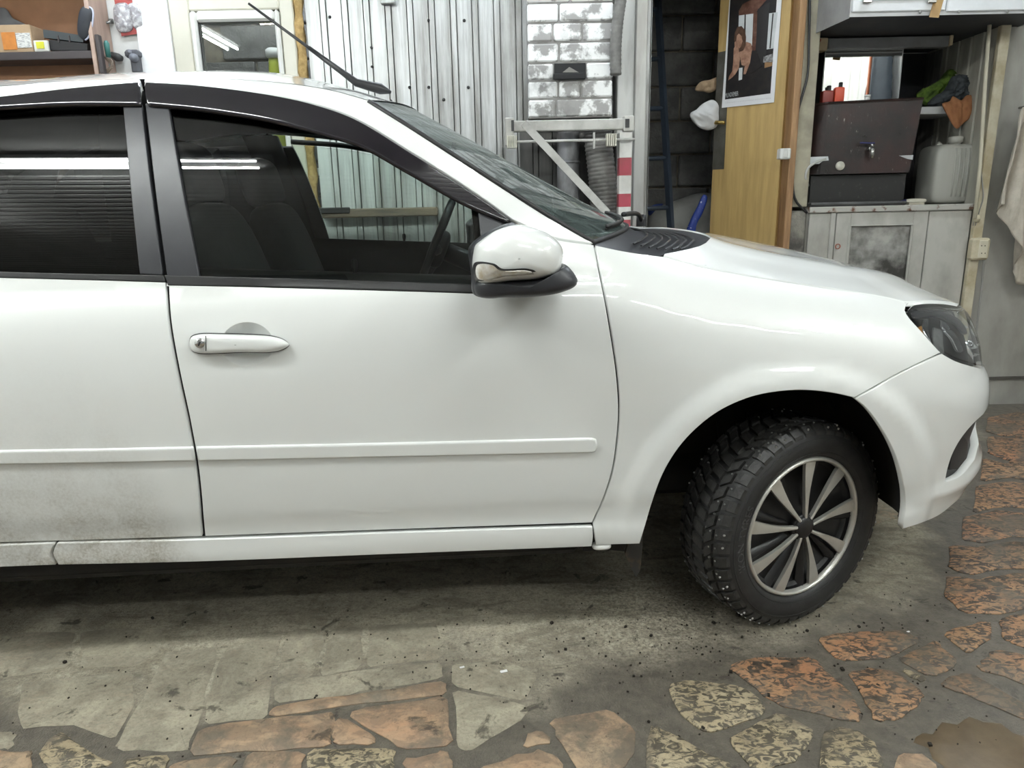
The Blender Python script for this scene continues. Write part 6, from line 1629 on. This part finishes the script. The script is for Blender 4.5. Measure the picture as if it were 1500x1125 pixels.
# bottles on the tank
zb_ = tz1+.016
def bottle(px0, px1, pyt, col, cap, label):
    Y = YT+.10; a, b = XP(px0, Y, 140), XP(px1, Y, 140); zt = max(zb_+.05, ZP((px0+px1)/2, pyt+7, Y)); o = empty('bottle', ((a+b)/2, Y, zb_-.008)); tag(o, label, 'bottle')
    h = zt-zb_+.008; w = b-a
    mb = MB(); sq(mb, (0, 0, h/2), (w, w*.75, h), .22, 24, 16); mb.build('bottle_body', col, o, smooth=True)
    mb = MB(); mb.lathe([(w*.20, h-.004), (w*.20, h+.022), (w*.14, h+.024), (0, h+.024)], 14, (w*.15, 0, 0)); mb.build('bottle_cap', cap, o, smooth=True)
RB = M('black_cap', (.012, .012, .012), .4)
bottle(1203, 1219, 126, M('brick_red_plastic', (.30, .035, .025), .35), RB, 'dark red square bottle with a black cap on the tank')
bottle(1221, 1235, 121, M('orange_red_plastic', (.72, .085, .035), .3), RB, 'bright orange-red bottle with a black cap on the tank')
cu_ = empty('white_jar', (XP(1270, YT+.06, 147), YT+.06, tz1+.010)); tag(cu_, 'tiny white jar on the tank rim', 'jar')
mb = MB(); mb.lathe([(0, 0), (.013, 0), (.014, .02), (.010, .022)], 14); mb.build('jar_body', PVW, cu_, smooth=True)
mb = MB(); mb.lathe([(.010, .022), (.015, .023), (.015, .032), (0, .033)], 14); mb.build('jar_lid', PVW, cu_, smooth=True)
# little white shelf with rags
zsh0, zsh1 = ZP(1370, 167, 1.48), ZP(1370, 156, 1.48)
mb = MB(); bx(mb, XP(1346, 1.48, 160), nxR+.002, 1.48, 1.74, zsh0, zsh1, .003); one(mb, 'rag_shelf', M('shelf_white', (.60, .61, .62), .45), 'small white shelf between tank and boarded side', 'shelf')
def rag(name, px, Y, h, col, col2, label, **kw):
    o = lump(name, px, Y, h, M(name+'_cloth', col, .9, base2=col2, nscale=30, bump=.3, bscale=180), **kw); return tag(o, label, 'rag', 'rags on the little shelf')
rag('green_rag', [(1342, 140), (1352, 130), (1366, 124), (1380, 114), (1392, 101), (1402, 106), (1396, 122), (1385, 138), (1370, 150), (1356, 154), (1348, 150)], 1.62, .04, (.10, .17, .02), (.045, .085, .012), 'olive green rag bunched on the little shelf', back=.04, amp=.020, fs=85, aniso=(1, 1, .5), seed=1)
rag('grey_rag', [(1358, 153), (1368, 142), (1385, 130), (1396, 112), (1412, 110), (1426, 113), (1428, 126), (1420, 142), (1404, 150), (1386, 153), (1368, 156)], 1.50, .055, (.050, .058, .065), (.022, .027, .032), 'dark grey rag bunched between green and orange rags', back=.03, amp=.022, fs=85, aniso=(1, 1, .6), seed=5)
rag('orange_rag', [(1380, 152), (1392, 148), (1396, 141), (1406, 147), (1418, 139), (1429, 142), (1428, 162), (1416, 176), (1401, 189), (1393, 178)], 1.425, .02, (.34, .15, .065), (.27, .115, .05), 'orange-brown rag hanging to a point from the shelf', back=.015, amp=.010, fs=40, aniso=(1.5, 1, .35), seed=9)
# jerrycan
JC = NT('milky_polyethylene'); JC.set(base=JC.mix(JC.noise(JC.coord('Object', (6, 1, .6)), 3, 4), (.46, .46, .42), (.33, .33, .30)), rough=.4); JC = JC.m
YJ = 1.36; ja, jb, jc0, jd = xr4(1368, 210, 1449, 300, YJ); jz = zct+.001
jn = empty('jerrycan', ((ja+jb)/2, YJ+.09, jz)); tag(jn, 'milky grey plastic jerrycan standing on the counter', 'jerrycan')
W_, H_ = jb-ja, jd-jz
mb = MB(); sq(mb, (0, 0, H_/2), (W_, .20, H_), .28, 32, 20); mb.build('can_body', JC, jn, smooth=True)
mb = MB()
for q in (-.16, -.08, 0, .08): mb.tube([(W_*q, -.099, H_*.12), (W_*q, -.1015, H_*.5), (W_*q, -.097, H_*.92)], .0045, 6)
mb.build('can_ribs', JC, jn, smooth=True)
cpx = XP(1400, YJ+.08, 204)-(ja+jb)/2
mb = MB(); mb.lathe([(.026, H_-.01), (.026, H_+.008), (.034, H_+.010), (.035, H_+.036), (.030, H_+.040), (0, H_+.040)], 24, (cpx, -.01, 0)); mb.build('can_cap', M('can_cap_white', (.56, .55, .50), .45), jn, smooth=True)
mb = MB(); mb.tube(crom([(cpx+.06, 0, H_-.01), (cpx+.075, 0, H_+.016), (cpx+.12, 0, H_+.018), (cpx+.15, 0, H_-.01)], .01), .012, 8); mb.tube([(cpx-.05, 0, H_-.02), (cpx-.08, 0, H_+.004), (cpx-.10, 0, H_-.02)], .014, 8); mb.build('can_handle', JC, jn, smooth=True)
# scrubbing brush
br = empty('scrub_brush', (0, 0, 0)); tag(br, 'cream hand brush lying on the counter edge beside the can', 'brush')
c0 = xl(1346, 293, YC+.02); mb = MB(); sq(mb, (c0[0], YC+.05, zct+.020), (.105, .04, .022), .6, rot=None); mb.build('brush_back', M('cream_knob', (.58, .56, .48), .5), br, smooth=True)
mb = MB(); mb.tube([(c0[0]-.05, YC+.05, zct+.022), (c0[0]-.09, YC+.045, zct+.012)], [.008, .005], 8); mb.build('brush_tip', M('blue_lever', (.02, .02, .10), .5), br, smooth=True)
mb = MB(); bx(mb, c0[0]-.04, c0[0]+.04, YC+.035, YC+.065, zct+.0005, zct+.011); mb.build('bristles', M('pale_bristle', (.45, .42, .34), .8), br)
# plug, socket
pg = empty('mains_plug', (0, 0, 0)); tag(pg, 'loose cream mains plug hanging on its cord below the counter', 'plug')
CRM = M('cream_plastic_old', (.52, .47, .34), .45, base2=(.42, .37, .26), nscale=15)
q = xl(1431, 320, YC-.03); mb = MB(); mb.tube([q+np.array([.004, 0, .018]), q, q-np.array([.004, 0, .018])], [.010, .017, .013], 10); mb.build('plug_body', CRM, pg, smooth=True)
mb = MB()
for s_ in (-.006, .006): mb.cyl(q+np.array([-.006+s_, 0, -.016]), q+np.array([-.009+s_, 0, -.036]), .002, 6)
mb.build('plug_pin', CHR, pg)
mb = MB(); mb.tube(crom([q+np.array([.004, 0, .018]), xl(1436, 304, YC-.03), xl(1440, 290, YC-.035), xl(1437, 250, YC-.035)], .02), .003, 6); mb.build('plug_cord', M('grey_cord', (.3, .3, .28), .5), pg, smooth=True)
mb = MB(); pxbox(mb, 1425, 349, 1451, 381, YC-.065, .05, .010); so = one(mb, 'socket_box', CRM, 'cream double socket box on the wall below the plug', 'socket', flat_angle=40)
mb = MB(); pxbox(mb, 1434, 352, 1447, 378, YC-.068, .006, .003); mb.build('socket_face', M('cream_face', (.58, .54, .42), .4), so)
mb = MB()
for a, b in ((1438, 360), (1443, 360), (1438, 371), (1443, 371)): mb.lathe([(0, -.001), (.003, 0)], 8, tuple(xl(a, b, YC-.068)), 'Y')
mb.build('socket_hole', RUBBERB, so)
mb = MB(); mb.tube(crom([xl(1441, 381, YC-.045), xl(1438, 420, YC-.03), xl(1432, 470, YC-.03), xl(1428, 520, YC-.03)], .03), .005, 6); one(mb, 'socket_cable', M('grey_cord', (.3, .3, .28), .5), 'grey cable running down from the socket box', 'cable', smooth=True)
# seam batten on the right wall
mb = MB(); bx(mb, nxR+.05, XRT-.01, YW-.032, YW-.02, ZP(1475, 556, YW-.03), ZP(1475, 552, YW-.03)); struct(mb.build('trim_6', M('dark_seam', (.08, .075, .065), .6)))
# hanging towel
TW_ = M('beige_towel', (.50, .46, .39), .95, base2=(.40, .36, .30), nscale=14, bump=.5, bscale=240, bdist=.003)
YTW = YC-.10; rows = []
tops = [(1493, 166), (1540, 150)]
n_r, n_c = 44, 40
for i in range(n_r):
    f = i/(n_r-1); row = []
    for j in range(n_c):
        g = j/(n_c-1)
        ztop = ZP(1495, 158, YTW); zbl = np.interp(g, [0, .10, .3, .55, .8, 1], [ZP(1470, 300, YTW), ZP(1470, 300, YTW), ZP(1480, 345, YTW), ZP(1490, 415, YTW), ZP(1500, 425, YTW), ZP(1500, 420, YTW)])
        z = ztop+(zbl-ztop)*f; xl0 = XP(1497, YTW, 160)*(1-f**.7)+XP(1459, YTW, 300)*f**.7; xr0 = XP(1530, YTW, 160)+.16*f
        x = xl0+(xr0-xl0)*g; fold = .035*f**.5*math.sin(g*17+2.2*math.sin(f*2))+.016*math.sin(g*41+f*5)*f
        row.append((x+.010*math.sin(g*17+1.5)*f, YTW-fold, z))
    rows.append(row)
mb = MB(); mb.grid(np.array(rows)); tw = one(mb, 'hanging_towel', TW_, 'beige towel hanging in folds at the right edge', 'towel', smooth=True)
sm_ = tw.modifiers.new('solid', 'SOLIDIFY'); sm_.thickness = .006
mb = MB(); q = xl(1510, 155, YTW+.02); mb.tube([q+np.array([0, .08, 0]), q, q+np.array([0, -.03, .015])], .006, 8); mb.build('towel_hook', CHR, tw, smooth=True)
# quilted jacket on the board wall, seen in the mirror
JK = M('navy_quilt', (.020, .030, .042), .8, base2=(.030, .042, .055), nscale=8)
mdir = np.array([xl(1290, 110, YM)[0]-CAM[0], YM-CAM[1], xl(1290, 110, YM)[2]-CAM[2]]); tt = (XRT-.05-xl(1290, 110, YM)[0])/mdir[0]
jy = YM-mdir[1]*tt; jz_ = xl(1290, 110, YM)[2]+mdir[2]*tt
ja_ = empty('quilted_jacket', (XRT-.02, jy, jz_-.5)); tag(ja_, 'dark navy quilted jacket hanging on the board wall, seen in the mirror', 'jacket')
rows = []
for i in range(26):
    f = i/25; w = .10+.20*f**.6; row = []
    for j in range(21):
        g = -1+2*j/20; row.append((-.03-.07*math.sqrt(max(0, 1-g*g))*(.5+.5*f)-.008*abs(math.sin(f*26)), g*w, .85-1.1*f))
    rows.append(row)
mb = MB(); mb.grid(np.array(rows)); mb.build('jacket_shell', JK, ja_, smooth=True)
mb = MB(); mb.tube([(-.10, -.06, .70), (-.115, -.03, .2), (-.12, -.03, -.2)], .012, 6); mb.build('jacket_lining', M('orange_lining', (.45, .12, .04), .7), ja_, smooth=True)
mb = MB(); mb.tube([(0, 0, .86), (-.05, 0, .86), (-.06, 0, .88)], .008, 6); mb.build('jacket_hook', CHR, ja_, smooth=True)
